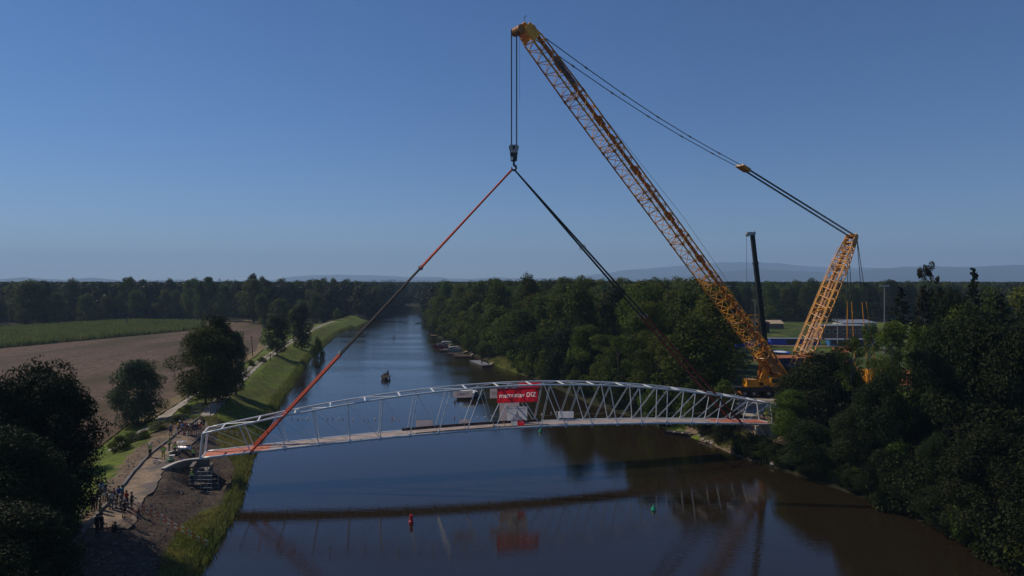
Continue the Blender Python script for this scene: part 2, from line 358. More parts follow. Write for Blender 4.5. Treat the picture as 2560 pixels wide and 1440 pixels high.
def sheet(name, poly, mat, dz=.05, step=2.0, kind='structure'):
    """a sheet draped over the ground inside a polygon given as world (x, y)"""
    xs = [p[0] for p in poly]; ys = [p[1] for p in poly]
    import mathutils.geometry as mg
    nx_ = max(2, int((max(xs) - min(xs)) / step)); ny_ = max(2, int((max(ys) - min(ys)) / step))
    # dense outline, then a Delaunay fill
    out = []
    for i in range(len(poly)):
        a = Vector(poly[i][:2]); b_ = Vector(poly[(i + 1) % len(poly)][:2]); n = max(1, int((b_ - a).length / step))
        for k in range(n): out.append(a.lerp(b_, k / n))
    gxx = np.linspace(min(xs), max(xs), nx_ + 1); gyy = np.linspace(min(ys), max(ys), ny_ + 1)
    A, B_ = np.meshgrid(gxx, gyy); Q = np.stack([A.ravel(), B_.ravel()], 1)
    op = [tuple(p) for p in out]
    Q = Q[in_poly(Q, op) & (seg_dist(Q, op + op[:1]) > step * .4)]
    pts = out + [Vector(q) for q in Q]
    r = mg.delaunay_2d_cdt(pts, [], [list(range(len(out)))], 1, 1e-4)
    vv = np.array([tuple(v) for v in r[0]]); h = height_np(vv) + dz
    me = bpy.data.meshes.new(name); me.from_pydata([(a, b2, c) for (a, b2), c in zip(vv, h)], [], r[2]); me.update()
    o = link(name, me, mat); o['kind'] = kind
    if me.polygons and me.polygons[0].normal.z < 0: me.flip_normals()
    return o
def strip(name, pts, width, mat, dz=.06, step=1.2, kind='structure', skirt=True):
    pts = [Vector(p[:2]) for p in pts]; line = []
    for a, b_ in zip(pts[:-1], pts[1:]):
        n = max(1, int((b_ - a).length / step))
        for k in range(n): line.append(a.lerp(b_, k / n))
    line.append(pts[-1])
    # smooth
    for _ in range(4): line = [line[0]] + [(line[i - 1] + line[i] * 2 + line[i + 1]) / 4 for i in range(1, len(line) - 1)] + [line[-1]]
    V_ = []
    for i, p in enumerate(line):
        d = (line[min(i + 1, len(line) - 1)] - line[max(i - 1, 0)]).normalized(); nrm = Vector((-d.y, d.x))
        w_ = width * (1 + .12 * math.sin(i * .7) + .08 * math.sin(i * 1.9))
        for k in (-.5, -.25, 0, .25, .5): V_.append(p + nrm * w_ * k)
    h = height_np([tuple(v) for v in V_]) + dz
    mb = MB(); mb.v = [(v.x, v.y, z) for v, z in zip(V_, h)]
    for i in range(len(line) - 1):
        for k in range(4): a = i * 5 + k; mb.f.append((a, a + 5, a + 6, a + 1))
    o = mb.build(name, mat)
    if o.data.polygons[0].normal.z < 0: o.data.flip_normals()
    o['kind'] = kind; return o
M['plough'] = mk('ploughed_soil', (.070, .047, .034), (.175, .118, .086), .95, scale=1.3, detail=9, bump=.5, bscale=1.1, stretch=(1.5, .28, R(17)), c3=(.075, .058, .032), scale3=.03, spec=.1)
M['straw'] = mk('straw_stubble', (.13, .10, .05), (.19, .15, .08), .95, scale=.4, bump=.1, bscale=3, spec=.1)
M['gravel'] = mk('gravel', (.30, .27, .235), (.40, .36, .31), .95, scale=1.5, bump=.02, bscale=12, c3=(.24, .2, .16), scale3=.3, spec=.15)
M['roaddirt'] = mk('dirt_road', (.20, .145, .10), (.32, .24, .165), .95, scale=1.1, bump=.07, bscale=5, c3=(.14, .12, .11), scale3=.35, spec=.15)
M['lawn'] = mk('lawn', (.034, .055, .011), (.052, .076, .018), .95, scale=.5, c3=(.075, .085, .03), scale3=.08, spec=.1)
M['clay'] = mk('red_clay', (.34, .12, .06), (.40, .15, .08), .95, scale=.6, spec=.1)
def GW(lst, z): return [tuple(G(a, b, z)[:2]) for a, b in lst]
sheet('ploughed_field', GW([(-250, 905), (0, 872), (505, 824), (600, 806), (655, 810), (652, 850), (640, 884), (600, 900), (470, 985), (400, 1012), (325, 1062), (268, 1108), (180, 1180), (-60, 1300)], 1.1), M['plough'], .16, 5)
sheet('stubble_strip', GW([(520, 802), (665, 800), (657, 809), (600, 805), (510, 820)], 1.1), M['straw'], .22, 5)
sheet('stubble_edge', GW([(645, 860), (668, 868), (640, 905), (480, 1000), (345, 1075), (325, 1062), (400, 1012), (470, 985), (600, 900), (640, 884)], 1.1), M['straw'], .24, 3)
CORN = GW([(-330, 912), (0, 872), (505, 824), (515, 809), (320, 806), (0, 827), (-330, 858)], 1.1)
sheet('corn_field_soil', CORN, M['plough'], .3, 8)
# levee path, field road, construction road
LEV = [G(a, b, 3) for a, b in ((540, 1012), (592, 958), (640, 912), (700, 872), (742, 845), (765, 832), (790, 820), (820, 808), (836, 803))]
def offs(pts, d):
    pts = [Vector(p[:2]) for p in pts]; o = []
    for i, p in enumerate(pts):
        t = (pts[min(i + 1, len(pts) - 1)] - pts[max(i - 1, 0)]).normalized(); o.append(p + Vector((-t.y, t.x)) * d)
    return o
strip('levee_path', offs(LEV, .75), .95, M['gravel']); strip('levee_path', offs(LEV, -.75), .95, M['gravel'])
strip('levee_path', [G(a, b, 3) for a, b in ((500, 1062), (515, 1040), (540, 1012), (560, 990))], 2.3, M['gravel'], .09)
strip('field_road', [G(a, b, 1.4) for a, b in ((290, 1132), (340, 1095), (372, 1078))], 2.2, M['gravel'], .1)
strip('field_road', [G(a, b, 1.3) for a, b in ((400, 1062), (440, 1030), (475, 1000), (560, 940), (620, 900), (668, 868))], 2.6, M['gravel'], .12)
KERB = [G(a, b, 3) for a, b in ((500, 1045), (433, 1093), (373, 1140), (333, 1184), (296, 1231), (256, 1276), (218, 1320), (150, 1400), (90, 1470))]
road_c = [p + Vector((1.75, 0, 0)) for p in KERB[:-2]]
strip('construction_road', road_c, 3.3, M['roaddirt'], .10)
sheet('ball_field_lawn', [(40, 138), (95, 138), (170, 150), (200, 200), (190, 290), (150, 372), (88, 372), (62, 250), (48, 165)], M['lawn'], .05, 7)
def fl(pts, z): return GW(pts, z)
sheet('infield_clay', fl([(1880, 889), (2040, 888), (2052, 903), (1885, 902)], 3.55), M['clay'], .14, 3)
sheet('infield_clay', fl([(2080, 870), (2130, 866), (2130, 880), (2085, 884)], 3.55), M['clay'], .14, 3)
sheet('infield_clay', fl([(2095, 925), (2420, 925), (2420, 963), (2080, 963)], 3.55), M['clay'], .14, 3)
sheet('warning_track', fl([(1890, 862), (2130, 864), (2130, 868), (1890, 866)], 3.55), M['straw'], .14, 3)
sheet('crane_pad', [(36, 112), (62, 114), (66, 134), (38, 134), (33, 124)], M['gravel'], .08, 2)
# painted emblem in the grass
e = MB(); c = G(1950, 880, 3.6); cz = hz(c.x, c.y) + .2
for k, (r0, r1) in enumerate(((0, 0.45), )):
    pass
def disc(mb, cx, cy, z, ra, rb, n=28): mb.add([(cx + ra * math.cos(2 * math.pi * i / n), cy + rb * math.sin(2 * math.pi * i / n), z) for i in range(n)], [tuple(range(n))])
o = empty('painted_emblem', (c.x, c.y, cz), 'white and blue oval emblem painted on the ball field grass', 'emblem')
m_ = MB(); disc(m_, c.x, c.y, cz, 2.7, 4.3); m_.build('blue_oval', M['blue'], o)
m_ = MB(); disc(m_, c.x, c.y, cz + .01, 1.9, 2.6); m_.build('white_oval', M['white'], o)

# ------------------------------------------------------------ hills
M['hill'] = mk('wooded_hill', (.022, .035, .016), (.035, .05, .025), .95, scale=.003, spec=.05)
def hills(prof, D, depth):
    px = np.linspace(prof[0][0], prof[-1][0], 260); yy = np.interp(px, [p[0] for p in prof], [p[1] for p in prof])
    x = (px - 1280) / FPX * D; top = CAMZ - (yy - HY) / FPX * D + (vnoise(x, x * 0, 260, 5) - .5) * 14 + (vnoise(x, x * 0, 90, 6) - .5) * 7
    top = np.maximum(top, 6)
    rows = [(-1, 0), (-.7, .3), (-.4, .62), (-.2, .85), (0, 1), (.3, .8), (.7, .35), (1, 0)]; V_ = []
    for a, b_ in rows:
        yv = D + a * depth + (vnoise(x, x * 0 + a * 999, 400, 8) - .5) * depth * .3 * (abs(a) > .05)
        V_.append(np.stack([x * (yv / D) * 0 + x, yv, top * b_ * (1 + (vnoise(x, x * 0 + a * 777, 300, 2) - .5) * .2 * (abs(a) > .05)) + 1], 1))
    n = len(px); V_ = np.concatenate(V_); ii = np.arange(len(rows) * n).reshape(len(rows), n)
    F_ = np.stack([ii[:-1, :-1], ii[:-1, 1:], ii[1:, 1:], ii[1:, :-1]], -1).reshape(-1)
    tag(np_mesh('hills', V_, F_, 4, M['hill'], smooth=True), kind='structure')
hills([(-900, 700), (-200, 690), (0, 697), (60, 694), (150, 699), (230, 696), (300, 701), (480, 701), (690, 702), (1100, 701), (1400, 700), (1500, 698)], 8500, 900)
hills([(480, 704), (640, 703), (690, 700), (740, 691), (790, 687), (860, 686), (950, 689), (1040, 693), (1070, 691), (1100, 693), (1130, 698), (1230, 694), (1330, 695), (1400, 694), (1480, 688), (1560, 676), (1640, 669), (1720, 663), (1800, 656), (1880, 655), (1950, 658), (2000, 664), (2100, 669), (2300, 671), (2420, 667), (2500, 664), (2700, 660), (3300, 680)], 13000, 1600)
hills([(1560, 700), (1700, 690), (1790, 680), (1900, 673), (2000, 678), (2100, 682), (2200, 672), (2260, 667), (2330, 664), (2420, 668), (2560, 662), (2800, 668), (3300, 690)], 9500, 1200)

# ------------------------------------------------------------ haze
hb = MB(); hb.box((0, 7200, 348), (32000, 19600, 704))
ho = hb.build('haze', None); mh = bpy.data.materials.new('haze_air'); mh.use_nodes = True
nt = mh.node_tree; nt.nodes.remove(nt.nodes['Principled BSDF']); vp = nt.nodes.new('ShaderNodeVolumePrincipled')
vp.inputs['Color'].default_value = (.48, .70, 1.0, 1); vp.inputs['Density'].default_value = HAZE; vp.inputs['Anisotropy'].default_value = .1
nt.links.new(vp.outputs[0], nt.nodes['Material Output'].inputs['Volume']); ho.data.materials.append(mh); ho['kind'] = 'stuff'
# ------------------------------------------------------------ trees
def quads(centers, normals, size, tint, up=None):
    """one small leaf card per centre, turned to the given normal"""
    n = len(centers); a = rng.normal(size=(n, 3)); t = np.cross(normals, a); t /= np.linalg.norm(t, axis=1)[:, None] + 1e-9
    b = np.cross(normals, t); b /= np.linalg.norm(b, axis=1)[:, None] + 1e-9
    s = (size * rng.uniform(.6, 1.3, n))[:, None]
    V_ = np.stack([centers - t * s * .5, centers - b * s * .32, centers + t * s * .5, centers + b * s * .32], 1).reshape(-1, 3)
    return V_, np.repeat(tint, 4)
def leaf_mesh(name, V_, T, mat):
    me = bpy.data.meshes.new(name); nf = len(V_) // 4
    me.vertices.add(len(V_)); me.vertices.foreach_set('co', V_.astype(np.float32).ravel())
    me.loops.add(len(V_)); me.loops.foreach_set('vertex_index', np.arange(len(V_), dtype=np.int32))
    me.polygons.add(nf); me.polygons.foreach_set('loop_start', np.arange(0, nf * 4, 4, dtype=np.int32)); me.polygons.foreach_set('loop_total', np.full(nf, 4, np.int32))
    at = me.attributes.new('tint', 'FLOAT', 'POINT'); at.data.foreach_set('value', np.clip(T, 0, 1).astype(np.float32))
    me.update(calc_edges=True); me.materials.append(mat); return me
def crown(name, seed, Rr, H, nl, nleaf, leaf, mat, prof=None, lobe=(.24, .42), fill=.25):
    """broadleaf crown, unit size after scaling: radius 1, height 1"""
    global rng
    rng = np.random.default_rng(seed)
    prof = prof or (lambda t: np.clip(np.sin(np.pi * np.clip(t, 0.02, .98) ** .85), 0, 1) ** .55)
    t = rng.uniform(.06, .93, nl); t[:max(3, nl // 8)] = rng.uniform(.75, .95, max(3, nl // 8)); ang = rng.uniform(0, 2 * np.pi, nl); rr = prof(t) * Rr * rng.uniform(.35, .82, nl)
    k = int(nl * fill); rr[:k] *= .4
    lc = np.stack([rr * np.cos(ang), rr * np.sin(ang), t * H], 1); lr = rng.uniform(lobe[0], lobe[1], nl) * Rr
    lt = rng.uniform(-.22, .22, nl)
    w_ = lr ** 2; pick = rng.choice(nl, nleaf, p=w_ / w_.sum())
    d = rng.normal(size=(nleaf, 3)); d /= np.linalg.norm(d, axis=1)[:, None]
    # small twig clusters inside each lobe make the surface uneven
    q = (d * 3.2 + pick[:, None] * 1.7); bump = np.sin(q[:, 0] * 2.1) * np.sin(q[:, 1] * 2.7 + 1) * np.sin(q[:, 2] * 2.3 + 2)
    rad = lr[pick] * (rng.uniform(.55, 1.0, nleaf) ** .6) * (1 + bump * .28)
    c = lc[pick] + d * rad[:, None] * np.array([1, 1, .85]); c[:, 2] = np.maximum(c[:, 2], .0)
    nrm = d + rng.normal(size=(nleaf, 3)) * .8; nrm[:, 2] += .35; nrm /= np.linalg.norm(nrm, axis=1)[:, None]
    V_, T = quads(c, nrm, leaf, .5 + lt[pick] + rng.uniform(-.22, .22, nleaf))
    return leaf_mesh(name, V_ / np.array([Rr, Rr, H]), T, mat)
def conifer(name, seed, Rr, H, nb, per, leaf, mat, gap=.0, top=1.0):
    global rng
    rng = np.random.default_rng(seed); C_ = []; Nn = []; T = []
    for i in range(nb):
        t = (i + rng.uniform(0, 1)) / nb; z = H * (.02 + .98 * t)
        if rng.uniform() < gap: continue
        L_ = Rr * ((1 - t) ** .75 + .06) * rng.uniform(.6, 1.1); a = rng.uniform(0, 2 * np.pi); tt = rng.uniform(-.2, .2)
        s = rng.uniform(0.1, 1, per) ** .7; side = rng.normal(size=per) * .13 * L_ * (1.2 - s)
        x = np.cos(a) * s * L_ - np.sin(a) * side; y = np.sin(a) * s * L_ + np.cos(a) * side; zz = z - s * L_ * .22 + s ** 2 * L_ * .12 + rng.normal(size=per) * .10
        C_.append(np.stack([x, y, zz], 1)); nn = rng.normal(size=(per, 3)) * .6; nn[:, 2] += .8; Nn.append(nn / np.linalg.norm(nn, axis=1)[:, None]); T.append(np.full(per, .5 + tt) + rng.uniform(-.2, .2, per))
    V_, T2 = quads(np.concatenate(C_), np.concatenate(Nn), leaf, np.concatenate(T))
    return leaf_mesh(name, V_ / np.array([Rr, Rr, H]), T2, mat)
def trunk_mesh(name, seed, mat, bare=False):
    r_ = random.Random(seed); m = MB()
    pts = [Vector((0, 0, -.03))]
    for i in range(1, 7): pts.append(Vector((r_.uniform(-.02, .02), r_.uniform(-.02, .02), i / 6 * .9)))
    m.poly(pts, [.024, .02, .017, .014, .011, .007, .003], 7)
    for i in range(9 if bare else 6):
        z = r_.uniform(.3, .8); a = r_.uniform(0, 6.28); l = r_.uniform(.1, .22); b_ = Vector((0, 0, z))
        m.poly([b_, b_ + Vector((math.cos(a) * l * .6, math.sin(a) * l * .6, l * .35)), b_ + Vector((math.cos(a) * l, math.sin(a) * l, l * .8))], [.009, .006, .002], 5)
    me = bpy.data.meshes.new(name); me.from_pydata(m.v, [], m.f); me.materials.append(mat); return me
CR = {}
for i in range(5): CR['f%d' % i] = crown('crown', 20 + i, 5.2, 15, 46, 9000, .46, M['leaf'])
CR['fl0'] = crown('crown', 31, 5, 14, 44, 8000, .46, M['leaf_light'])
CR['fl1'] = crown('crown', 32, 5, 13, 40, 8000, .46, M['leaf_light'])
CR['fd0'] = crown('crown', 33, 5, 15, 44, 8000, .46, M['leaf_dark'])
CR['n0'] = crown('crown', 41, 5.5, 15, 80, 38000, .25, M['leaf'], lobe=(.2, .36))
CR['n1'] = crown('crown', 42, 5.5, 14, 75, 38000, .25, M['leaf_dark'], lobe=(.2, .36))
CR['n2'] = crown('crown', 43, 5.5, 15, 60, 20000, .26, M['leaf'], lobe=(.14, .28), fill=.1)
CR['round'] = crown('crown', 44, 4.8, 9.5, 90, 30000, .24, M['leaf_silver'], prof=lambda t: np.sqrt(np.clip(1 - (2 * t - .95) ** 2, 0.05, 1)), lobe=(.2, .32))
CR['sp0'] = conifer('crown', 51, 3.4, 22, 190, 60, .34, M['needle'], gap=.15)
CR['sp1'] = conifer('crown', 52, 3.6, 22, 150, 60, .34, M['leaf_dark'], gap=.05)
CR['pine'] = crown('crown', 53, 4.0, 5.5, 20, 4200, .24, M['needle'], lobe=(.10, .22), fill=.2)
CR['sparse'] = crown('crown', 54, 4.5, 10, 34, 5200, .27, M['leaf'], lobe=(.12, .24), fill=.1)
CR['bush'] = crown('crown', 55, 2.4, 3, 34, 4200, .22, M['leaf'], lobe=(.2, .4))
CR['bushd'] = crown('crown', 58, 2.4, 3, 34, 5200, .2, M['leaf_dark'], lobe=(.2, .4))
CR['bushl'] = crown('crown', 56, 2.4, 3, 34, 4200, .22, M['leaf_light'], lobe=(.2, .4))
CR['far'] = crown('crown', 57, 5.5, 11, 12, 700, 1.25, M['leaf_dark'], lobe=(.4, .6))
TR = {'b0': trunk_mesh('trunk', 1, M['bark']), 'b1': trunk_mesh('trunk', 2, M['bark']), 'p': trunk_mesh('trunk', 3, M['birch'], True), 'd': trunk_mesh('trunk', 4, M['bark'], True)}
def tree(x, y, H, rad, kind, label, cat='tree', group=None, base=.12, name='broadleaf_tree', tr='b0', z=None):
    z = hz(x, y) if z is None else z
    o = empty(name, (x, y, z - .1), label, cat, group, rz=random.uniform(0, 6.28))
    c = link('crown', CR[kind], None, o); c.scale = (rad, rad, H * (1 - base)); c.location = (0, 0, H * base)
    t = link('trunk', TR[tr], None, o); ts = H * (.8 if H < 14 else .6) * (.45 if tr == 'p' else .7 if tr == 'd' else 1); t.scale = (ts, ts, H * .98); return o
def tpx(px, ybase, ytop, wpx, kind, label, zb=None, **kw):
    """tree whose foot is seen at pixel (px, ybase) and whose top reaches ytop"""
    z = 2.0 if zb is None else zb
    for _ in range(3):
        p = G(px, ybase, z); z = hz(p.x, p.y)
    D = p.y; H = CAMZ - (ytop - HY) / FPX * D - z
    return tree(p.x, p.y, H, wpx / 2 / FPX * D, kind, label, **kw)
def tD(px, D, ytop, wpx, kind, label, **kw):
    x = (px - 1280) / FPX * D; z = hz(x, D); H = CAMZ - (ytop - HY) / FPX * D - z
    return tree(x, D, H, wpx / 2 / FPX * D, kind, label, **kw)
# named trees on the left bank
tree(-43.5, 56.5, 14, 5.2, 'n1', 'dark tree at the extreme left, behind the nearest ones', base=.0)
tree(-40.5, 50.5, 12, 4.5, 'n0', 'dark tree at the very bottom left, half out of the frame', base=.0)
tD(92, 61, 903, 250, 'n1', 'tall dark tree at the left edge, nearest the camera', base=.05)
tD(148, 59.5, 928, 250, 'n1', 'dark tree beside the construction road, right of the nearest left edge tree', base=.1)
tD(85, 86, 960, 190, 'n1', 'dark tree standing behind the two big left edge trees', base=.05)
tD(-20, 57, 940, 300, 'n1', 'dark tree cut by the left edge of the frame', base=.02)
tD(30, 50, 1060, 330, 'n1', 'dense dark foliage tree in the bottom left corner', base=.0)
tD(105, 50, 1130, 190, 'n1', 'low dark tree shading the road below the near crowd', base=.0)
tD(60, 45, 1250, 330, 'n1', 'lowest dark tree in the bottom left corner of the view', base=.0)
tpx(345, 1062, 902, 150, 'round', 'round silvery green tree standing alone at the field edge', name='round_tree', base=.03)
tpx(515, 1012, 815, 190, 'n0', 'large dark tree between ploughed field and levee path', base=.04)
tpx(545, 1000, 786, 120, 'n1', 'taller dark crown behind the large tree by the levee path', base=.04)
tpx(590, 985, 830, 70, 'round', 'silvery tree at the right side of the large levee tree', base=.05)
tpx(692, 888, 788, 78, 'n1', 'round dark tree left of the levee path', base=.08)
tpx(755, 872, 762, 66, 'fd0', 'dark tree behind the round one left of the levee path', base=.05)
tpx(735, 850, 770, 50, 'f1', 'dark tree just left of the far levee path', base=.05)
tpx(795, 900, 848, 36, 'bush', 'leafy bush on the water edge below the levee', cat='bush', name='bush', base=.0)
tpx(922, 795, 755, 26, 'fd0', 'small tree on the far left bank near the bend', base=.05)
for k, (a, b_, t_, w_) in enumerate(((655, 905, 893, 26), (625, 915, 900, 30), (470, 1030, 1012, 50), (400, 1075, 1052, 60), (300, 1125, 1090, 60), (330, 1105, 1080, 60), (440, 1058, 1040, 40), (362, 1098, 1075, 40))):
    tpx(a, b_, t_, w_, 'bushl' if k % 2 else 'bush', 'low scrub bush beside the field road on the left bank', cat='bush', name='bush', base=0, group='scrub bushes along the field road')
# small shrubs on the far left bank
for k in range(26):
    t = k / 26; px = 1036 - 190 * t ** .8 + random.uniform(-6, 6); y = 769 + 45 * t ** 1.5
    p = G(px, y); x = p.x - random.uniform(3, 14); yy_ = p.y
    tree(x, yy_, random.uniform(3, 7), random.uniform(2.2, 4), random.choice(['bush', 'f1', 'fd0']), 'shrubby tree lining the far left bank of the river', group='shrubby trees on the far left bank', base=.0)
# forest belts of separate trees
def poisson(poly, dmin, n, seed, tries=9000):
    r_ = np.random.default_rng(seed); xs = [p[0] for p in poly]; ys = [p[1] for p in poly]
    Q = np.stack([r_.uniform(min(xs), max(xs), tries), r_.uniform(min(ys), max(ys), tries)], 1); Q = Q[in_poly(Q, poly) & ~in_poly(Q, RIVER)]
    Q = Q[np.minimum(seg_dist(Q, RSH), seg_dist(Q, LSH)) > 2.0]; keep = []
    for q in Q:
        if all((q[0] - k[0]) ** 2 + (q[1] - k[1]) ** 2 > dmin * dmin for k in keep):
            keep.append(q)
            if len(keep) >= n: break
    return keep
WOOD = [(25.5, 128), (36, 118), (43, 136), (46, 150), (58, 195), (72, 250), (85, 330), (70, 390), (20, 400), (-25, 400), (-46, 400), (-34, 307), (-24, 257), (-12, 222), (0, 207), (8, 183), (18, 147)]
n_t = 0
def tone(k): return {'fl0': 'lighter green', 'fl1': 'yellowish green', 'fd0': 'very dark', 'n2': 'ragged mid green'}.get(k, 'mid green')
extra = []
for iq, q in enumerate(sorted(poisson(WOOD, 8.3, 190, 3), key=lambda q: q[1])):
    x, y = q; dsh = float(seg_dist([q], RSH)[0])
    if x / y > .335 and y < 200: continue
    H = (17.5 + random.uniform(-2, 4.5)) * (1 if dsh > 9 else .72) * (1.0 if y < 230 else 1.08)
    k = random.choice(['f0', 'f1', 'f2', 'f3', 'f4', 'f0', 'f2', 'fl0', 'fl1', 'fd0'])
    if y < 160: k = random.choice(['n2', 'f0', 'f3', 'fl0', 'fl1'])
    if iq > 135: extra.append((x, y, H, random.uniform(5.4, 7.6))); continue
    pl = 'at the water edge of the right bank wood' if dsh < 9 else ('in the near part of the right bank wood' if y < 200 else ('in the middle of the right bank wood' if y < 280 else 'far back in the right bank wood'))
    tree(x, y, H, random.uniform(5.4, 7.6), k, tone(k) + ' broadleaf tree ' + pl, group='trees of the right bank wood', base=.0 if dsh < 16 else .08, tr=random.choice(['b0', 'b1'])); n_t += 1
# wall of trees behind the fields, left
LW = [(-330, 300), (-190, 352), (-168, 420), (-150, 410), (-130, 350), (-112, 368), (-104, 450), (-102, 560), (-108, 690), (-170, 690), (-260, 500), (-330, 420)]
LFOR = [(-360, 345), (-250, 352), (-235, 420), (-178, 412), (-150, 405), (-128, 350), (-118, 345), (-108, 400), (-106, 450), (-101, 560), (-112, 680), (-200, 640), (-260, 500), (-380, 430)]
for iq, q in enumerate(sorted(poisson(LFOR, 8.6, 125, 5), key=lambda q: q[1])):
    x, y = q; H = random.uniform(15.5, 26) if x < -132 else random.uniform(11, 18)
    if random.random() < .06: H += 4
    k = random.choice(['fd0', 'f0', 'f1', 'f2', 'f3', 'f4', 'fl0', 'fl1', 'fd0'])
    if iq > 72: extra.append((x, y, H, random.uniform(5, 7.5))); continue
    pl = 'behind the cornfield' if x < -175 else ('behind the stubble strip' if x < -125 else 'beside the far levee path')
    tree(x, y, H, random.uniform(5, 7.5), k, tone(k) + ' tree of the tall wood ' + pl, group='trees of the left wood', base=.03, tr='b0'); n_t += 1
tD(318, 372, 690, 62, 'sparse', 'taller loose crowned tree rising above the left wood', base=.5); tD(520, 420, 692, 46, 'f1', 'small round crown standing above the left wood skyline', base=.5)
tD(635, 400, 700, 84, 'fl0', 'broad lighter green tree above the left wood', base=.2); tD(75, 380, 700, 100, 'f2', 'broad pale crown at the left end of the wood skyline', base=.2)
# wall of trees behind the ball field
BFOR = [(90, 372), (260, 372), (300, 440), (90, 450), (40, 430), (-46, 430), (-46, 402), (20, 402), (70, 392)]
for iq, q in enumerate(sorted(poisson(BFOR, 9.5, 95, 6), key=lambda q: q[1] + (0 if q[0] > 80 else 100))):
    x, y = q; k = random.choice(['f0', 'f1', 'f2', 'f3', 'f4', 'fd0', 'fd0'])
    if iq > 42: extra.append((x, y, random.uniform(18, 23), random.uniform(5, 7.5))); continue
    pl = 'left of the crane mast' if x / y < .43 else 'right of the crane mast'
    tree(x, y, random.uniform(18, 23), random.uniform(5, 7.5), k, tone(k) + ' tree beyond the ball field, ' + pl, group='trees beyond the ball field', base=.03)
# right foreground
tD(1975, 98, 975, 130, 'n0', 'leafy tree hiding the right end of the footbridge', base=.0)
tD(1948, 104, 1000, 60, 'n2', 'slim leafy tree touching the right end of the bridge', base=.0)
tD(2050, 102, 880, 210, 'n1', 'dark tree in front of the crawler crane base', base=.0)
tD(1995, 106, 925, 130, 'n1', 'dark leafy tree just right of the boom foot', base=.0)
tD(2105, 108, 905, 150, 'n0', 'leafy tree hiding the crawler crane tracks', base=.0)
tD(2030, 88, 1050, 150, 'n1', 'waterside tree below the right end of the bridge', base=.0)
tD(2130, 96, 835, 110, 'sparse', 'thin open tree with bare limbs in front of the ball field', base=.45, tr='d', name='thin_tree')
tD(2172, 112, 800, 90, 'sparse', 'open tree in front of the clubhouse, right of the thin open tree', base=.2, tr='d')
tD(2092, 114, 862, 80, 'sparse', 'small open tree just right of the crane mast foot', base=.1, tr='d')
tD(2135, 84, 1010, 160, 'n1', 'dense tree under the thin open tree on the right bank', base=.0)
tD(2230, 100, 790, 120, 'n2', 'mid green tree right of the thin open tree', base=.1, tr='p')
tD(2310, 106, 712, 110, 'sp0', 'tall brownish spruce with bare pale trunk', name='spruce_tree', base=.2, tr='p')
tD(2318, 107, 655, 74, 'pine', 'crooked pine top rising highest above the right bank trees', name='pine_tree', base=.72, tr='p')
tD(2432, 108, 668, 110, 'sp1', 'pointed dark spruce second highest on the right bank', name='spruce_tree', base=.15)
tD(2380, 112, 720, 140, 'n1', 'dark tree between the two tall spruces', base=.1)
tD(2250, 118, 715, 110, 'sp0', 'brownish spruce left of the crooked pine', name='spruce_tree', base=.2, tr='p')
tD(2500, 104, 735, 150, 'sp0', 'brown needled spruce near the right frame edge', name='spruce_tree', base=.1)
tD(2560, 130, 725, 170, 'fl0', 'olive green crown at the right frame edge', base=.1)
tD(2640, 110, 720, 200, 'n1', 'dark tree beyond the right frame edge', base=.05)
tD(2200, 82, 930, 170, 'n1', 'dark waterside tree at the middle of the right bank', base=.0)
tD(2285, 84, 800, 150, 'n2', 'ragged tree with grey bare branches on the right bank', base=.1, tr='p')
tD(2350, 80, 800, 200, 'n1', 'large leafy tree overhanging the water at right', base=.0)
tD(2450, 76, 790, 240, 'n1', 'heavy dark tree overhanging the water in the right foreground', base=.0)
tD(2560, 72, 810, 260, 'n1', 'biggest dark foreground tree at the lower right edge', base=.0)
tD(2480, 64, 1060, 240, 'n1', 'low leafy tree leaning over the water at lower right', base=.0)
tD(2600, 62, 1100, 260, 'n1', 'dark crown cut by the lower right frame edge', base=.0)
tD(2340, 72, 1080, 130, 'n1', 'rounded waterside bush below the large right trees', base=.0)
tD(2245, 78, 1110, 110, 'bush', 'dark shrub at the waterline right of the bridge end', cat='bush', name='bush', base=.0)
for k, (px, D, yt, w_) in enumerate(((1855, 103, 1100, 50), (1890, 96, 1110, 60), (1925, 95, 1100, 60), (1965, 92, 1120, 60), (2010, 90, 1130, 60), (2075, 86, 1150, 70), (2140, 82, 1170, 60), (2200, 79, 1190, 60), (2290, 74, 1210, 70), (2050, 88, 1110, 60))):
    tD(px, D, yt, w_, 'bush' if k % 3 == 0 else 'bushd', 'low riverside shrub between the trees and the right waterline', cat='bush', name='bush', base=0, group='riverside shrubs on the right bank')
r0 = random.Random(77)
def rsh(D): return float(np.interp(D, [p[1] for p in RSH[1:]], [p[0] for p in RSH[1:]]))
for k in range(44):
    D = 57 + k * 1.1 + r0.uniform(-.4, .4)
    if 99 < D < 104.5: continue
    kd = r0.choice(['bushd', 'bushd', 'bush', 'n1', 'n1']); H = r0.uniform(2.2, 4.2) * (1.5 if D < 78 else .8)
    tree(rsh(D) + r0.uniform(.1, 1.6), D, H, r0.uniform(1.6, 2.7) * (1.3 if D < 78 else .8), kd, 'leafy shrub overhanging the right waterline in front of the trees', cat='bush', name='bush', base=0, group='shrubs overhanging the right waterline')
for k in range(78):
    D = 108 + k * 1.9 * (1 + k * .022)
    if 196 < D < 214: continue
    sx = rsh(D) + (random.uniform(.5, 2.2) if k % 2 else random.uniform(3.5, 6.5))
    tree(sx, D, random.uniform(3, 7), random.uniform(2.4, 3.8), random.choice(['bushd', 'bush', 'bushd', 'bushl']), 'shrub at the foot of the right bank wood', cat='bush', name='bush', base=0, group='shrubs at the foot of the right bank wood')
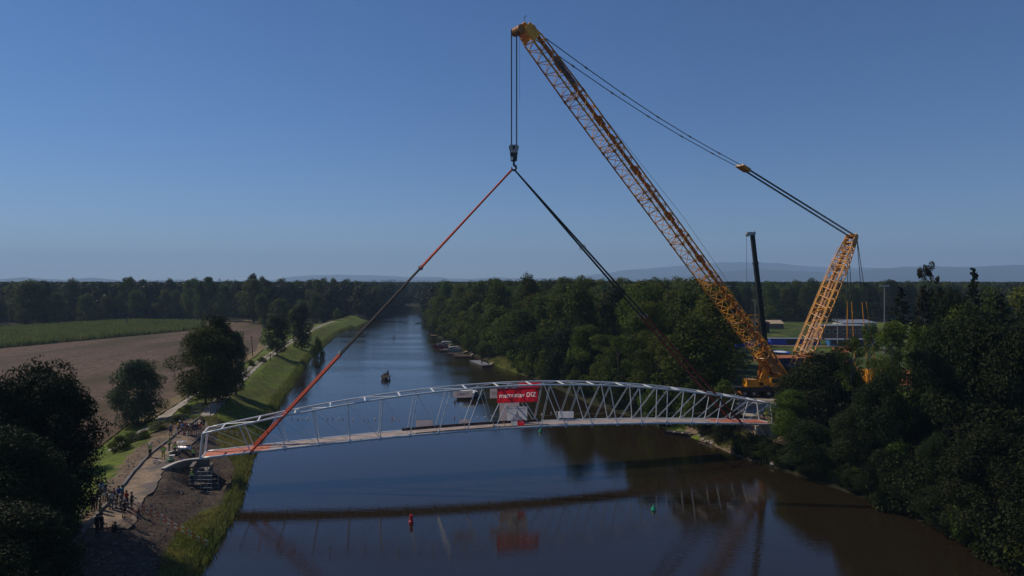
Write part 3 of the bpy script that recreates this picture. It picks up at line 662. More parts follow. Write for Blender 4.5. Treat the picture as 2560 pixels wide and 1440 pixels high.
# more trees filling behind the right foreground
for q in poisson([(62, 100), (110, 100), (135, 150), (108, 150), (75, 128)], 7.5, 22, 8):
    x, y = q; tree(x, y, random.uniform(17, 21), random.uniform(4.5, 6), random.choice(['f0', 'fd0', 'fd0', 'f3']), 'tree in the grove behind the right foreground', group='grove behind the right foreground', base=.03)
# the rest of those woods, past the countable front rows
def wood_scatter(name, src_, pts, scl, kind='stuff'):
    me = bpy.data.meshes.new(name); me.vertices.add(len(pts)); me.vertices.foreach_set('co', np.asarray(pts, np.float32).ravel())
    at = me.attributes.new('sc3', 'FLOAT_VECTOR', 'POINT'); at.data.foreach_set('vector', np.asarray(scl, np.float32).ravel()); me.update()
    o = link(name, me); o['kind'] = kind
    ng = bpy.data.node_groups.new(name, 'GeometryNodeTree')
    ng.interface.new_socket('Geometry', in_out='INPUT', socket_type='NodeSocketGeometry'); ng.interface.new_socket('Geometry', in_out='OUTPUT', socket_type='NodeSocketGeometry')
    gi = ng.nodes.new('NodeGroupInput'); go = ng.nodes.new('NodeGroupOutput'); ip = ng.nodes.new('GeometryNodeInstanceOnPoints'); oi = ng.nodes.new('GeometryNodeObjectInfo')
    oi.inputs['Object'].default_value = src_; oi.inputs['As Instance'].default_value = True
    na = ng.nodes.new('GeometryNodeInputNamedAttribute'); na.data_type = 'FLOAT_VECTOR'; na.inputs['Name'].default_value = 'sc3'
    rv = ng.nodes.new('FunctionNodeRandomValue'); rv.data_type = 'FLOAT_VECTOR'; rv.inputs[0].default_value = (0, 0, 0); rv.inputs[1].default_value = (0, 0, 6.28)
    ng.links.new(gi.outputs[0], ip.inputs['Points']); ng.links.new(oi.outputs['Geometry'], ip.inputs['Instance']); ng.links.new(rv.outputs[0], ip.inputs['Rotation']); ng.links.new(na.outputs[0], ip.inputs['Scale'])
    ng.links.new(ip.outputs[0], go.inputs[0]); o.modifiers.new('scatter', 'NODES').node_group = ng
wsrc = [c for o_ in bpy.data.objects if o_.get('group') == 'trees of the right bank wood' for c in o_.children if c.data and c.data == CR['f2']][0]
wood_scatter('back_wood', wsrc, [(x, y, 3.2) for x, y, h, r_ in extra], [(r_, r_, h) for x, y, h, r_ in extra])
# far wood: uncountable canopy to the horizon
far_src = tree(-140, 702, 20, 6.5, 'far', 'small tree at the distant bend of the river')
src = [c for c in far_src.children if c.name.startswith('crown')][0]
r_ = np.random.default_rng(12); n = 34000
Dd = 425 * (9.0) ** (r_.uniform(0, 1, n) ** .8); ax = r_.uniform(-.86, .86, n); X_ = ax * Dd
Q = np.stack([X_, Dd], 1)
ok = ~in_poly(Q, RIVER) & (np.minimum(seg_dist(Q, RSH), seg_dist(Q, LSH)) > 6) & ~((Dd > 1150) & (Dd < 1330) & (X_ < -270) & (X_ > -410)) & ~((Dd < 470) & (X_ < -100) & (X_ > -240))
ok &= ~((Dd < 452) & (X_ > -46) & (X_ < 300)) & ((vnoise(X_, Dd, 420, 7) < .8) | (Dd < 1100))
Q = Q[ok]; Dd = Dd[ok]
PZ = np.stack([Q[:, 0], Q[:, 1], np.full(len(Q), 3.0)], 1)
sca = np.stack([r_.uniform(5, 9, len(PZ)) * (1 + Dd / 2500), r_.uniform(5, 9, len(PZ)) * (1 + Dd / 2500), r_.uniform(12, 19.5, len(PZ))], 1)
wood_scatter('far_wood', src, PZ, sca)

# ------------------------------------------------------------ grass, reeds and corn (nobody could count it)
def blades(name, Q, h, wdt, mat, lean=.35, nb=3, tseed=1):
    r_ = np.random.default_rng(tseed); Q = np.repeat(Q, nb, 0); n = len(Q); Q = Q + r_.normal(size=(n, 2)) * .12
    z = height_np(Q); hh = h * r_.uniform(.5, 1.25, n); a = r_.uniform(0, 6.283, n); b_ = r_.uniform(0, 6.283, n)
    base = np.stack([Q[:, 0], Q[:, 1], z - .03], 1); dx = np.stack([np.cos(a), np.sin(a), a * 0], 1) * (wdt * r_.uniform(.6, 1.3, n))[:, None]
    tip = base + np.stack([np.cos(b_) * hh * lean, np.sin(b_) * hh * lean, hh], 1)
    mid = (base + tip) / 2 + dx * .2; V_ = np.stack([base - dx, base + dx, tip + dx * .25, tip - dx * .25], 1).reshape(-1, 3)
    T = np.repeat(np.clip(vnoise(Q[:, 0], Q[:, 1], 2.5, 3) * .8 + r_.uniform(-.1, .3, n), 0, 1), 4)
    o = link(name, leaf_mesh(name, V_, T, mat)); o['kind'] = 'stuff'; return o
def scatter(poly, n, seed, cond=None):
    r_ = np.random.default_rng(seed); xs = [p[0] for p in poly]; ys = [p[1] for p in poly]
    Q = np.stack([r_.uniform(min(xs), max(xs), n), r_.uniform(min(ys), max(ys), n)], 1); k = in_poly(Q, poly) & ~in_poly(Q, RIVER)
    if cond is not None: k &= cond(Q)
    return Q[k]
nd = lambda Q: ~in_poly(Q, DIRT)
bank_near = [(-42, 50), (-24, 50), (-27, 75), (-31, 84), (-36, 98), (-42, 112), (-60, 112), (-45, 86), (-40, 62)]
blades('bank_grass', scatter(bank_near, 60000, 21, lambda Q: nd(Q) & (seg_dist(Q, LSH) < 11)), .42, .035, M['grass_blade'], nb=3, lean=.7)
blades('meadow_grass', scatter([(-40, 98), (-60, 98), (-66, 160), (-96, 330), (-84, 330), (-50, 160)], 90000, 22, lambda Q: (seg_dist(Q, LSH) < 8.3) | (seg_dist(Q, LSH) > 12.5)), .13, .05, M['grass_blade'], nb=2)
edge = lambda Q: seg_dist(Q, LSH) < 1.6
blades('reeds', np.concatenate([scatter([(-20, 50), (-60, 50), (-110, 380), (-70, 380)], 260000, 23, edge)]), 1.0, .06, M['corn'], nb=2)
blades('reeds', scatter([(20, 92), (42, 92), (34, 112), (22, 132), (14, 150), (0, 215), (-25, 225), (-10, 190), (10, 140)], 60000, 24, lambda Q: (seg_dist(Q, RSH) < 5) & ((Q[:, 1] < 108) | ((Q[:, 1] > 188) & (Q[:, 1] < 216)))), .9, .05, M['grass_blade'], nb=3)
cq = scatter(CORN, 120000, 25)
row = np.round(cq[:, 1] / .8) * .8; cq = np.stack([cq[:, 0], row], 1)
blades('corn_plants', cq, 2.3, .22, M['corn'], lean=.15, nb=1)
# ------------------------------------------------------------ footbridge
BA = Vector((-37.4, 82.5)); BB = Vector((38.6, 101.8)); BL = (BB - BA).length; U = (BB - BA) / BL; NN = Vector((-U.y, U.x)); BW = 3.4
def b_s(px):
    r_ = (px - 1280) / FPX; return (r_ * BA.y - BA.x) / (U.x - r_ * U.y)
def b_z(px, y):
    s = b_s(px); return CAMZ - (y - HY) / FPX * (BA.y + U.y * s)
bot = [(500, 1147), (627, 1130), (714, 1121), (797, 1112), (875, 1104), (951, 1097), (1025, 1090), (1096, 1084), (1167, 1077), (1237, 1071), (1352, 1066), (1415, 1064), (1480, 1061), (1542, 1060), (1605, 1059), (1667, 1058), (1729, 1058), (1792, 1059), (1854, 1059), (1932, 1061)]
top = [(507, 1085), (597, 1062), (690, 1045), (781, 1027), (869, 1011), (957, 997), (1044, 985.5), (1127, 976.5), (1207, 969.5), (1288, 965), (1375, 962), (1450, 961.5), (1525, 963), (1599, 968), (1669, 974.5), (1739, 982), (1805, 989), (1871, 999), (1926, 1010)]
fb = np.polyfit([b_s(a) for a, _ in bot], [b_z(a, b) for a, b in bot], 4); ft = np.polyfit([b_s(a) for a, _ in top], [b_z(a, b) for a, b in top], 4)
zb = lambda s: float(np.polyval(fb, s)); zt = lambda s: float(np.polyval(ft, s))
def BP(s, t, z):
    p = BA + U * s + NN * t; return Vector((p.x, p.y, z))
br = empty('footbridge', BP(BL / 2, BW / 2, 4), 'long pale steel arched truss footbridge hanging across the river', 'footbridge')
S0 = 0.0; SN = b_s(1932); T0 = b_s(507); TN = b_s(1926)
sb = [b_s(a) for a, _ in bot]; st = [b_s(a) for a, _ in top]
for t in (0, BW):
    ss = np.linspace(S0, SN, 60)
    m = MB(); m.poly([BP(s, t, zb(s)) for s in ss], .14, 10); m.build('bottom_chord', M['steel_white'], br, True)
    ss = np.linspace(T0, TN, 60)
    m = MB(); m.poly([BP(s, t, zt(s)) for s in ss], .115, 10); m.build('top_chord', M['steel_white'], br, True)
    for a, b_ in ((S0, T0), (SN, TN)):
        MB().tube(BP(a, t, zb(a)), BP(b_, t, zt(b_)), .13, 8).build('portal_post', M['steel_white'], br)
    bs = sb[1:-1]; ts = st[1:-1]; nb = len(bs)           # 18 bottoms, 17 tops (the middle top is shared)
    prs = [(bs[i], ts[i]) for i in range(9)] + [(bs[i], ts[i - 1]) for i in range(9, 18)]
    for a, b_ in prs:
        m = MB(); m.tube(BP(a, t, zb(a)), BP(b_, t, zt(b_)), .066, 8); m.tube(BP(a, t, zb(a) - .3), BP(a, t, zb(a) + .3), .11, 8)
        m.build('hanger', M['steel_white'], br)
    for i in range(0, 9):
        a = T0 if i == 0 else prs[i - 1][1]; b_ = prs[i][0]
        MB().tube(BP(a, t + (.0), zt(a)), BP(b_, t, zb(b_)), .028, 5).build('diagonal_rod', M['steel_white'], br)
        a = TN if i == 0 else prs[-i][1]; b_ = prs[-1 - i][0]
        m = MB()
        for d in (-.09, .09): m.tube(BP(a + d, t, zt(a)), BP(b_ + d, t, zb(b_)), .028, 5)
        m.build('diagonal_rod', M['steel_white'], br)
    # small upright lugs carrying the safety rope
stt = [st[0]] + [(st[i] + st[i + 1]) / 2 for i in range(len(st) - 1)] + [st[-1]]
for i, s in enumerate(stt):
    m = MB(); m.beam(BP(s, .1, zt(s)), BP(s, BW - .1, zt(s)), .17, .12); m.build('top_strut', M['steel_light'], br)
for i in range(len(stt) - 1):
    a, b_ = stt[i], stt[i + 1]; m = MB()
    if i % 2 == 0: m.tube(BP(a, .1, zt(a)), BP(b_, BW - .1, zt(b_)), .05, 6)
    else: m.tube(BP(a, BW - .1, zt(a)), BP(b_, .1, zt(b_)), .05, 6)
    m.build('top_brace', M['steel_white'], br)
# deck: red ends, grey middle, in separate plates
sr1 = b_s(672); sr2 = b_s(1793); edges = list(np.linspace(S0 + .25, sr1, 4)) + list(np.linspace(sr1, sr2, 15))[1:] + list(np.linspace(sr2, SN - .2, 4))[1:]
for a, b_ in zip(edges[:-1], edges[1:]):
    a2 = a + .012; b2 = b_ - .012; m = MB(); n = 4; rings = []
    for k in range(n + 1):
        s = a2 + (b2 - a2) * k / n; z = zb(s) + .06
        rings.append([BP(s, .22, z - .12), BP(s, BW - .22, z - .12), BP(s, BW - .22, z), BP(s, .22, z)])
    m.loft(rings); mid = (a + b_) / 2
    m.build('deck_plate', M['deck_red'] if (mid < sr1 or mid > sr2) else M['concrete_grey'], br)
for k in range(40):
    s = S0 + .6 + (SN - S0 - 1.2) * k / 39; m = MB(); m.beam(BP(s, .1, zb(s) - .16), BP(s, BW - .1, zb(s) - .16), .16, .2); m.build('cross_beam', M['steel_white'], br)
# timber edge beams and rail boards in the middle
for t, s0, s1, mt, w_, h_ in ((BW - .3, b_s(1010), b_s(1370), 'wood_dark', .12, .32), (.45, b_s(1040), b_s(1350), 'wood_dark', .14, .14)):
    ss = np.linspace(s0, s1, 12)
    for a, b_ in zip(ss[:-1], ss[1:]):
        MB().beam(BP(a, t, zb(a) + .06 + h_ / 2), BP(b_ - .03, t, zb(b_) + .06 + h_ / 2), w_, h_).build('timber_beam', M[mt], br)
m = MB(); r_ = random.Random(4)
for k in range(120):
    s = b_s(1030) + (b_s(1420) - b_s(1030)) * k / 119; m.box(BP(s, .33, zb(s) + .11), (.12, .1, r_.uniform(.05, .14)), .2)
m.build('edge_studs', M['wood'], br)['kind'] = 'stuff'
for sgn, (a0, a1) in ((0, (S0 + 1.6, b_s(700))), (1, (sr2, SN - 1))):
    pass
# end plates closing the deck
for s in (S0 + .12, SN - .1): MB().beam(BP(s, .1, zb(s) - .05), BP(s, BW - .1, zb(s) - .05), .12, .3).build('end_beam', M['steel_white'], br)
# yellow/white tape wrapped bar lying along the top brace
# safety ropes sagging along both sides
for t in (BW - .15,):
    m = MB(); pts = [b_s(a) for a, _ in bot[9:18]]
    for a, b_ in zip(pts[:-1], pts[1:]):
        for k in range(6):
            f0, f1 = k / 6, (k + 1) / 6; g = lambda f: BP(a + (b_ - a) * f, t, zb(a + (b_ - a) * f) + 1.15 - .35 * math.sin(math.pi * f)); m.tube(g(f0), g(f1), .016, 4)
    m.build('safety_rope', M['wood_light'], br)
# bits of rope and cloth lying on the deck near the banners
r_ = random.Random(9); m = MB()
for k in range(16):
    s = b_s(1250 + r_.uniform(-18, 60)); t = r_.uniform(.6, 2.9); m.sphere(BP(s, t, zb(s) + .12), r_.uniform(.1, .24), 7, 4, .5)
tag(m.build('crumpled_tarpaulin', M['wood_light'], None), 'crumpled pale tarpaulins lying on the bridge deck by the banners', 'tarpaulin')

# ------------------------------------------------------------ lettering helper
def lettering(txt, size, mat, origin, xdir, ydir, parent, name='lettering', off=.0, bold=.0, mirror=False, width=None):
    c = bpy.data.curves.new('t', 'FONT'); c.body = txt; c.size = size; c.align_x = 'CENTER'; c.align_y = 'CENTER'; c.offset = bold; c.resolution_u = 3
    o = bpy.data.objects.new('t', c); col.objects.link(o); bpy.context.view_layer.update()
    me = bpy.data.meshes.new_from_object(o.evaluated_get(bpy.context.evaluated_depsgraph_get())); bpy.data.objects.remove(o)
    xd = Vector(xdir).normalized(); yd = Vector(ydir).normalized(); zd = xd.cross(yd)
    xs = [v.co.x for v in me.vertices]; k = (width / (max(xs) - min(xs))) if width else 1
    me.transform(Matrix.Scale(k, 4, (1, 0, 0)))
    if mirror: me.transform(Matrix.Scale(-1, 4, (1, 0, 0)))
    mt = Matrix(((xd.x, yd.x, zd.x, 0), (xd.y, yd.y, zd.y, 0), (xd.z, yd.z, zd.z, 0), (0, 0, 0, 1))); me.transform(mt)
    p = parent
    while p.name not in WLOC: p = p.parent
    me.transform(Matrix.Translation(Vector(origin) + zd * off - WLOC[p.name]))
    me.materials.clear(); me.materials.append(mat); me.name = name
    return link(name, me, None, parent)
def cloth_mat(name, c, tr=.35):
    m = bpy.data.materials.new(name); m.use_nodes = True; N = m.node_tree.nodes; L = m.node_tree.links; b = N['Principled BSDF']
    b.inputs['Base Color'].default_value = (*c, 1); b.inputs['Roughness'].default_value = .6
    t = N.new('ShaderNodeBsdfTranslucent'); t.inputs['Color'].default_value = (*c, 1); ms = N.new('ShaderNodeMixShader'); ms.inputs[0].default_value = tr
    L.new(b.outputs[0], ms.inputs[1]); L.new(t.outputs[0], ms.inputs[2]); L.new(ms.outputs[0], N['Material Output'].inputs['Surface']); return m
M['banner_red'] = cloth_mat('red_banner_cloth', (.62, .015, .035), .5); M['banner_white'] = cloth_mat('white_banner_cloth', (.62, .62, .64), .4)
M['banner_pink'] = cloth_mat('pale_banner_back', (.50, .42, .42), .35); M['print_blue'] = mk('print_blue', (.02, .05, .25), None, .7); M['print_white'] = cloth_mat('print_white', (.85, .85, .85), .6)
M['print_faint'] = mk('faint_print', (.33, .27, .29), None, .8)
def banner(name, px0, y0, px1, y1, t, mat, label, cat='banner', slope=0, grid=10):
    """cloth stretched between two corners given by photo pixels, in the plane of a truss (offset t)"""
    A0 = BA + NN * t
    def sp(px):
        r_ = (px - 1280) / FPX; return (r_ * A0.y - A0.x) / (U.x - r_ * U.y)
    def pt(px, y):
        s = sp(px); q = A0 + U * s; return Vector((q.x, q.y, CAMZ - (y - HY) / FPX * q.y))
    a, b_, c_, d_ = pt(px0, y1 - slope * 0), pt(px1, y1 - slope), pt(px1, y0 - slope), pt(px0, y0)
    o = empty(name, (a + b_) / 2, label, cat); m = MB(); n = grid
    for j in range(n + 1):
        for i in range(n + 1):
            u, v = i / n, j / n; p = (a * (1 - u) + b_ * u) * (1 - v) + (d_ * (1 - u) + c_ * u) * v
            wv = .03 * math.sin(u * 9 + v * 2) * (1 - abs(2 * v - 1) * .3); p = p + Vector((NN.x, NN.y, 0)) * wv; m.v.append(tuple(p))
    for j in range(n):
        for i in range(n): q = j * (n + 1) + i; m.f.append((q, q + 1, q + n + 2, q + n + 1))
    m.build('cloth', mat, o, True)
    mm = MB()
    for p, q in ((a, b_), (d_, c_)): mm.tube(p, q, .02, 5)
    mm.build('edge_cord', M['grey'], o)
    cen = (a + b_ + c_ + d_) / 4; xd = (b_ - a).normalized(); yd = Vector((0, 0, 1)); return o, cen, xd, (b_ - a).length, (d_ - a).length
NO = -.07
o, c, xd, W_, H_ = banner('banner', 1243, 972, 1345, 1008, -.22, M['banner_red'], 'big red banner with white lettering hanging on the near side of the bridge', slope=4)
def cut_banner(txt, o, c, xd, W_, H_, frac, zoff):
    """red print with the letters left unprinted: a cloth with letter shaped openings, and the letters as white cloth in them"""
    cl = [q for q in o.children if q.name.startswith('cloth')][0]; bpy.data.objects.remove(cl)
    tc = bpy.data.curves.new('t', 'FONT'); tc.body = txt; tc.size = 1; tc.align_x = 'CENTER'; tc.align_y = 'CENTER'; tc.offset = .012; tc.resolution_u = 4
    to = bpy.data.objects.new('t', tc); col.objects.link(to); bpy.context.view_layer.update()
    me = bpy.data.meshes.new_from_object(to.evaluated_get(bpy.context.evaluated_depsgraph_get())); xs = [v.co.x for v in me.vertices]; k = W_ * frac / (max(xs) - min(xs))

    for v in me.vertices: v.co *= k
    # outline loops of the letters, from their boundary edges
    import bmesh
    bm = bmesh.new(); bm.from_mesh(me); bmesh.ops.remove_doubles(bm, verts=bm.verts, dist=1e-4); be = [e for e in bm.edges if e.is_boundary]; nxt = {}
    for e in be: a, b_ = e.verts; nxt.setdefault(a.index, []).append(b_.index); nxt.setdefault(b_.index, []).append(a.index)
    bm.verts.ensure_lookup_table(); co2 = {v.index: Vector((v.co.x, v.co.y)) for v in bm.verts}; seen = set(); loops = []
    for s0 in nxt:
        if s0 in seen: continue
        L_ = [s0]; seen.add(s0); cur = s0
        while True:
            nn = [q for q in nxt[cur] if q not in seen]
            if not nn: break
            cur = nn[0]; seen.add(cur); L_.append(cur)
        if len(L_) > 2: loops.append([co2[i] for i in L_])
    bm.free(); bpy.data.objects.remove(to)
    import mathutils.geometry as mg
    pts = [Vector((a * W_ / 2, b_ * H_ / 2)) for a, b_ in ((-1, -1), (1, -1), (1, 1), (-1, 1))]; edges = [(0, 1), (1, 2), (2, 3), (3, 0)]
    for L_ in loops:
        b0 = len(pts); pts += L_; edges += [(b0 + i, b0 + (i + 1) % len(L_)) for i in range(len(L_))]
    gxy = [(-W_ / 2 + W_ * (i + .5) / 26, -H_ / 2 + H_ * (j + .5) / 9) for i in range(26) for j in range(9)]; flat = [tuple(p_) for L_ in loops for p_ in L_]
    pts += [Vector(q) for q in gxy if min((q[0] - a) ** 2 + (q[1] - b_) ** 2 for a, b_ in flat) > .004]
    r_ = mg.delaunay_2d_cdt(pts, edges, [], 0, 1e-5); vs = r_[0]; wv = lambda x, y: .05 * math.sin(x * 2.3 + y * 1.1) * math.cos(y * 1.7) + .03 * math.sin(x * 6.1 - y * 3)
    cen_ = np.array([tuple((vs[f[0]] + vs[f[1]] + vs[f[2]]) / 3) for f in r_[2]]); ins = np.zeros(len(cen_), int)
    for L_ in loops: ins += in_poly(cen_, [tuple(p_) for p_ in L_])
    me2 = bpy.data.meshes.new('cloth'); me2.from_pydata([(v.x, v.y, wv(v.x, v.y)) for v in vs], [], [f for f, i_ in zip(r_[2], ins) if i_ % 2 == 0]); me3 = bpy.data.meshes.new('l'); me3.from_pydata([(v.x, v.y, wv(v.x, v.y)) for v in vs], [], [f for f, i_ in zip(r_[2], ins) if i_ % 2 == 1]); me = me3
    zd = xd.cross(Vector((0, 0, 1))); yd = zd.cross(xd); mt = Matrix(((xd.x, yd.x, zd.x, 0), (xd.y, yd.y, zd.y, 0), (xd.z, yd.z, zd.z, 0), (0, 0, 0, 1)))
    for m_, nm, mat, dz_ in ((me2, 'cloth', M['banner_red'], 0), (me, 'lettering', M['print_white'], 0)):
        m_.transform(mt); m_.transform(Matrix.Translation(c + zd * dz_ - WLOC[o.name])); m_.materials.clear(); m_.materials.append(mat); m_.name = nm; link(nm, m_, None, o)
cut_banner('metrostav DIZ', o, c, xd, W_, H_, .9, 0.0)
o, c, xd, W_, H_ = banner('banner', 1268, 1017, 1318, 1052, -.2, M['banner_white'], 'white banner with blue triangle emblem tied low on the near bridge truss', slope=1)
V0 = -Vector((NN.x, NN.y, 0)) * .08
lettering('EXCON', .46, M['print_blue'], c + V0 + Vector((0, 0, -.58)), xd, (0, 0, 1), o, bold=.012, width=W_ * .44)
lettering('NÁVRH . VÝROBA . MONTÁŽ', .28, M['print_blue'], c + V0 + Vector((0, 0, .68)), xd, (0, 0, 1), o, bold=.006, width=W_ * .86)
lettering('OCELOVÝCH KONSTRUKCÍ', .22, M['print_faint'], c + V0 + Vector((0, 0, .40)), xd, (0, 0, 1), o, width=W_ * .8)
m = MB(); q = c + V0 + Vector((0, 0, -.02))
for k in range(3):
    z0 = -.32 + k * .2; h0 = .09; w0 = .36 * (1 - k * .3)
    P_ = [(-w0, z0), (w0, z0), (w0 * .78, z0 + h0 + .02 * k), (-w0 * .72, z0 + h0 + .04)]; m.add([q + xd * a + Vector((0, 0, b_)) for a, b_ in P_], [(0, 1, 2, 3)])
m.add([q + xd * a + Vector((0, 0, b_)) for a, b_ in ((-.08, .26), (.1, .26), (.01, .42))], [(0, 1, 2)])
m.build('triangle_emblem', M['print_blue'], o)
o, c, xd, W_, H_ = banner('banner', 1294, 1049, 1311, 1064, -.24, M['banner_red'], 'small red sign board low on the near bridge truss', slope=0)
lettering('TKP', .5, M['print_white'], c + V0 + Vector((0, 0, .12)), xd, (0, 0, 1), o, bold=.015, width=W_ * .72)
o, c, xd, W_, H_ = banner('banner', 1278, 1049, 1293.5, 1064, -.24, M['banner_white'], 'small white sign board left of the small red one on the bridge')
for k in range(4): 
    m = MB(); q = c + V0 + Vector((0, 0, .25 - k * .14)); m.add([q - xd * .22, q + xd * .2, q + xd * .2 + Vector((0, 0, .03)), q - xd * .22 + Vector((0, 0, .03))], [(0, 1, 2, 3)]); m.build('printed_line', M['print_faint'], o)
T2 = BW + .2
o, c, xd, W_, H_ = banner('banner', 1133, 978, 1182, 995, T2, M['banner_pink'], 'pale banner seen from behind on the far truss, left of the red one', slope=2)
lettering('STAMIVS', .62, M['print_faint'], c + V0, xd, (0, 0, 1), o, mirror=True, width=W_ * .62, bold=.01)
o, c, xd, W_, H_ = banner('banner', 1225, 972, 1300, 996, T2, M['banner_pink'], 'pale pink banner showing from behind left of the red banner', slope=3)
lettering('DIZ', .6, M['print_faint'], c + V0 - xd * (W_ * .34), xd, (0, 0, 1), o, mirror=True, bold=.01)
banner('banner', 1249, 1004, 1298, 1054, T2, M['banner_pink'], 'tall pale cloth on the far truss behind the white banner')
banner('banner', 1040, 1050, 1083, 1068, T2, M['banner_pink'], 'pale cloth standing on the far deck edge, leftmost of the low cloths')
banner('banner', 1149, 1048, 1175, 1064, T2, M['banner_pink'], 'small pale cloth on the far deck edge left of the white banner')
banner('banner', 1395, 1028, 1434, 1045, T2, M['banner_white'], 'white cloth on the far truss right of the red banner')
banner('banner', 1296, 956, 1352, 969, T2, M['banner_red'], 'red banner on the far truss peeking above the near red one', slope=1)

# ------------------------------------------------------------ hoist, hook and slings
HK = Vector((.25, 93.6, 0)); RING = PD(1283, 424, 93.6); HBT = PD(1283, 364, 93.6); HBB = PD(1283, 404, 93.6); TIP = PD(1283, 92, 93.6)
o = empty('hook_block', HBT, 'black and white hook block hanging on the hoist ropes above the bridge', 'hook block')
w0 = .55
m = MB(); m.box((HK.x, HK.y, HBT.z - .55), (1.05, .6, 1.15)); m.build('upper_block', M['steel_dark'], o)
for s_ in (-1, 1):
    m = MB(); m.tube((HK.x + s_ * .27, HK.y - .34, HBT.z - .3), (HK.x + s_ * .27, HK.y + .34, HBT.z - .3), .42, 16); m.build('sheave', M['grey'], o)
m = MB(); m.loft([[(HK.x - .5, HK.y - .32, HBT.z - 1.15), (HK.x + .5, HK.y - .32, HBT.z - 1.15), (HK.x + .5, HK.y + .32, HBT.z - 1.15), (HK.x - .5, HK.y + .32, HBT.z - 1.15)], [(HK.x - .42, HK.y - .28, HBT.z - 2.1), (HK.x + .42, HK.y - .28, HBT.z - 2.1), (HK.x + .42, HK.y + .28, HBT.z - 2.1), (HK.x - .42, HK.y + .28, HBT.z - 2.1)]]); m.build('lower_block', M['steel_dark'], o)
for k in range(4):
    x0 = HK.x - .45 + k * .23; z0 = HBT.z - .98; m = MB(); m.add([(x0, HK.y - .312, z0), (x0 + .11, HK.y - .312, z0), (x0 + .22, HK.y - .312, z0 + .3), (x0 + .11, HK.y - .312, z0 + .3)], [(0, 1, 2, 3)]); m.build('warning_stripe', M['white'], o)
m = MB(); m.box((HK.x - .26, HK.y - .33, HBT.z - 1.8), (.3, .06, .42)); m.build('white_plate', M['white'], o)
m = MB(); m.tube((HK.x, HK.y, HBT.z - 2.1), (HK.x, HK.y, RING.z + .55), .16, 8)
pts = [(HK.x + .3 * math.cos(a), HK.y, RING.z + .25 + .34 * math.sin(a)) for a in np.linspace(1.57, -3.6, 14)]; m.poly(pts, [.16] * 8 + [.14, .13, .12, .1, .08, .05], 8); m.build('hook', M['steel_dark'], o)
def sling(t, s, label, cols, side, off):
    P0 = RING + Vector((side * .2, off * .12, -.05)); P1 = BP(s, t, zb(s) + .1); d = P1 - P0; o = empty('lifting_sling', P1, label, 'lifting sling', 'slings carrying the footbridge')
    for f0, f1, mt, r_, tw in cols:
        m = MB(); lat = Vector((0, 0, 1)).cross(d).normalized() * tw
        for s_ in (-1, 1): m.tube(P0 + d * f0 + lat * s_ * (0 if f0 == 0 else 1), P0 + d * f1 + lat * s_, r_, 8)
        m.build('strand', M[mt], o)
        if f1 < .97:
            m = MB(); q = P0 + d * f1; m.poly([q + Vector((math.cos(a) * .24, 0, math.sin(a) * .3)) for a in np.linspace(0, 6.28, 12)], .05, 6); m.build('shackle', M['grey'], o)
    m = MB(); m.tube(P1 + Vector((0, 0, .0)), P1 - Vector((0, 0, .35)), .16, 8); m.build('lug', M['steel_dark'], o)
fr = lambda x, x0, x1: (x - x0) / (x1 - x0)
cl = [(0, fr(1040, 1283, 630), 'sling_red', .14, .15), (fr(1040, 1283, 630), fr(838, 1283, 630), 'sling_black', .11, .14), (fr(838, 1283, 630), 1, 'sling_red', .15, .16)]
sling(0, sb[1], 'near left sling, red with a black middle part, from hook to bridge', cl, -1, -1); sling(BW, sb[1], 'far left sling, red with a black middle part, from hook to bridge', cl, -1, 1)
cr_ = [(0, .29, 'sling_black', .095, .12), (.29, .56, 'sling_black', .095, .12), (.56, 1, 'sling_dark', .11, .13)]
sling(0, sb[-2], 'near right sling, black above and dark red below, from hook to bridge', cr_, 1, -1); sling(BW, sb[-2], 'far right sling, black above and dark red below, from hook to bridge', cr_, 1, 1)

# ------------------------------------------------------------ crawler crane
DIR = Vector((.822, .570)).normalized(); CN = Vector((-DIR.y, DIR.x))
def CP(t, z, n=0.0):
    """point in the crane's plane: t metres back from the hoist line, z up, n sideways"""
    return Vector((HK.x, HK.y, 0)) + Vector((DIR.x * t + CN.x * n, DIR.y * t + CN.y * n, z))
def cp_px(px, y):
    r_ = (px - 1280) / FPX; t = (r_ * HK.y - HK.x) / (DIR.x - r_ * DIR.y); D = HK.y + DIR.y * t; return t, CAMZ - (y - HY) / FPX * D
cx_t, _ = cp_px(1955, 965); gz = hz(*CP(cx_t, 0)[:2])
cr = empty('crawler_crane', CP(cx_t + 4, gz), 'huge yellow lattice boom crawler crane lifting the footbridge', 'crawler crane')
BT = cp_px(1316, 78); BF = (cx_t, gz + 3.4)
print('boom', BT, BF, 'len', math.hypot(BT[0] - BF[0], BT[1] - BF[1]))
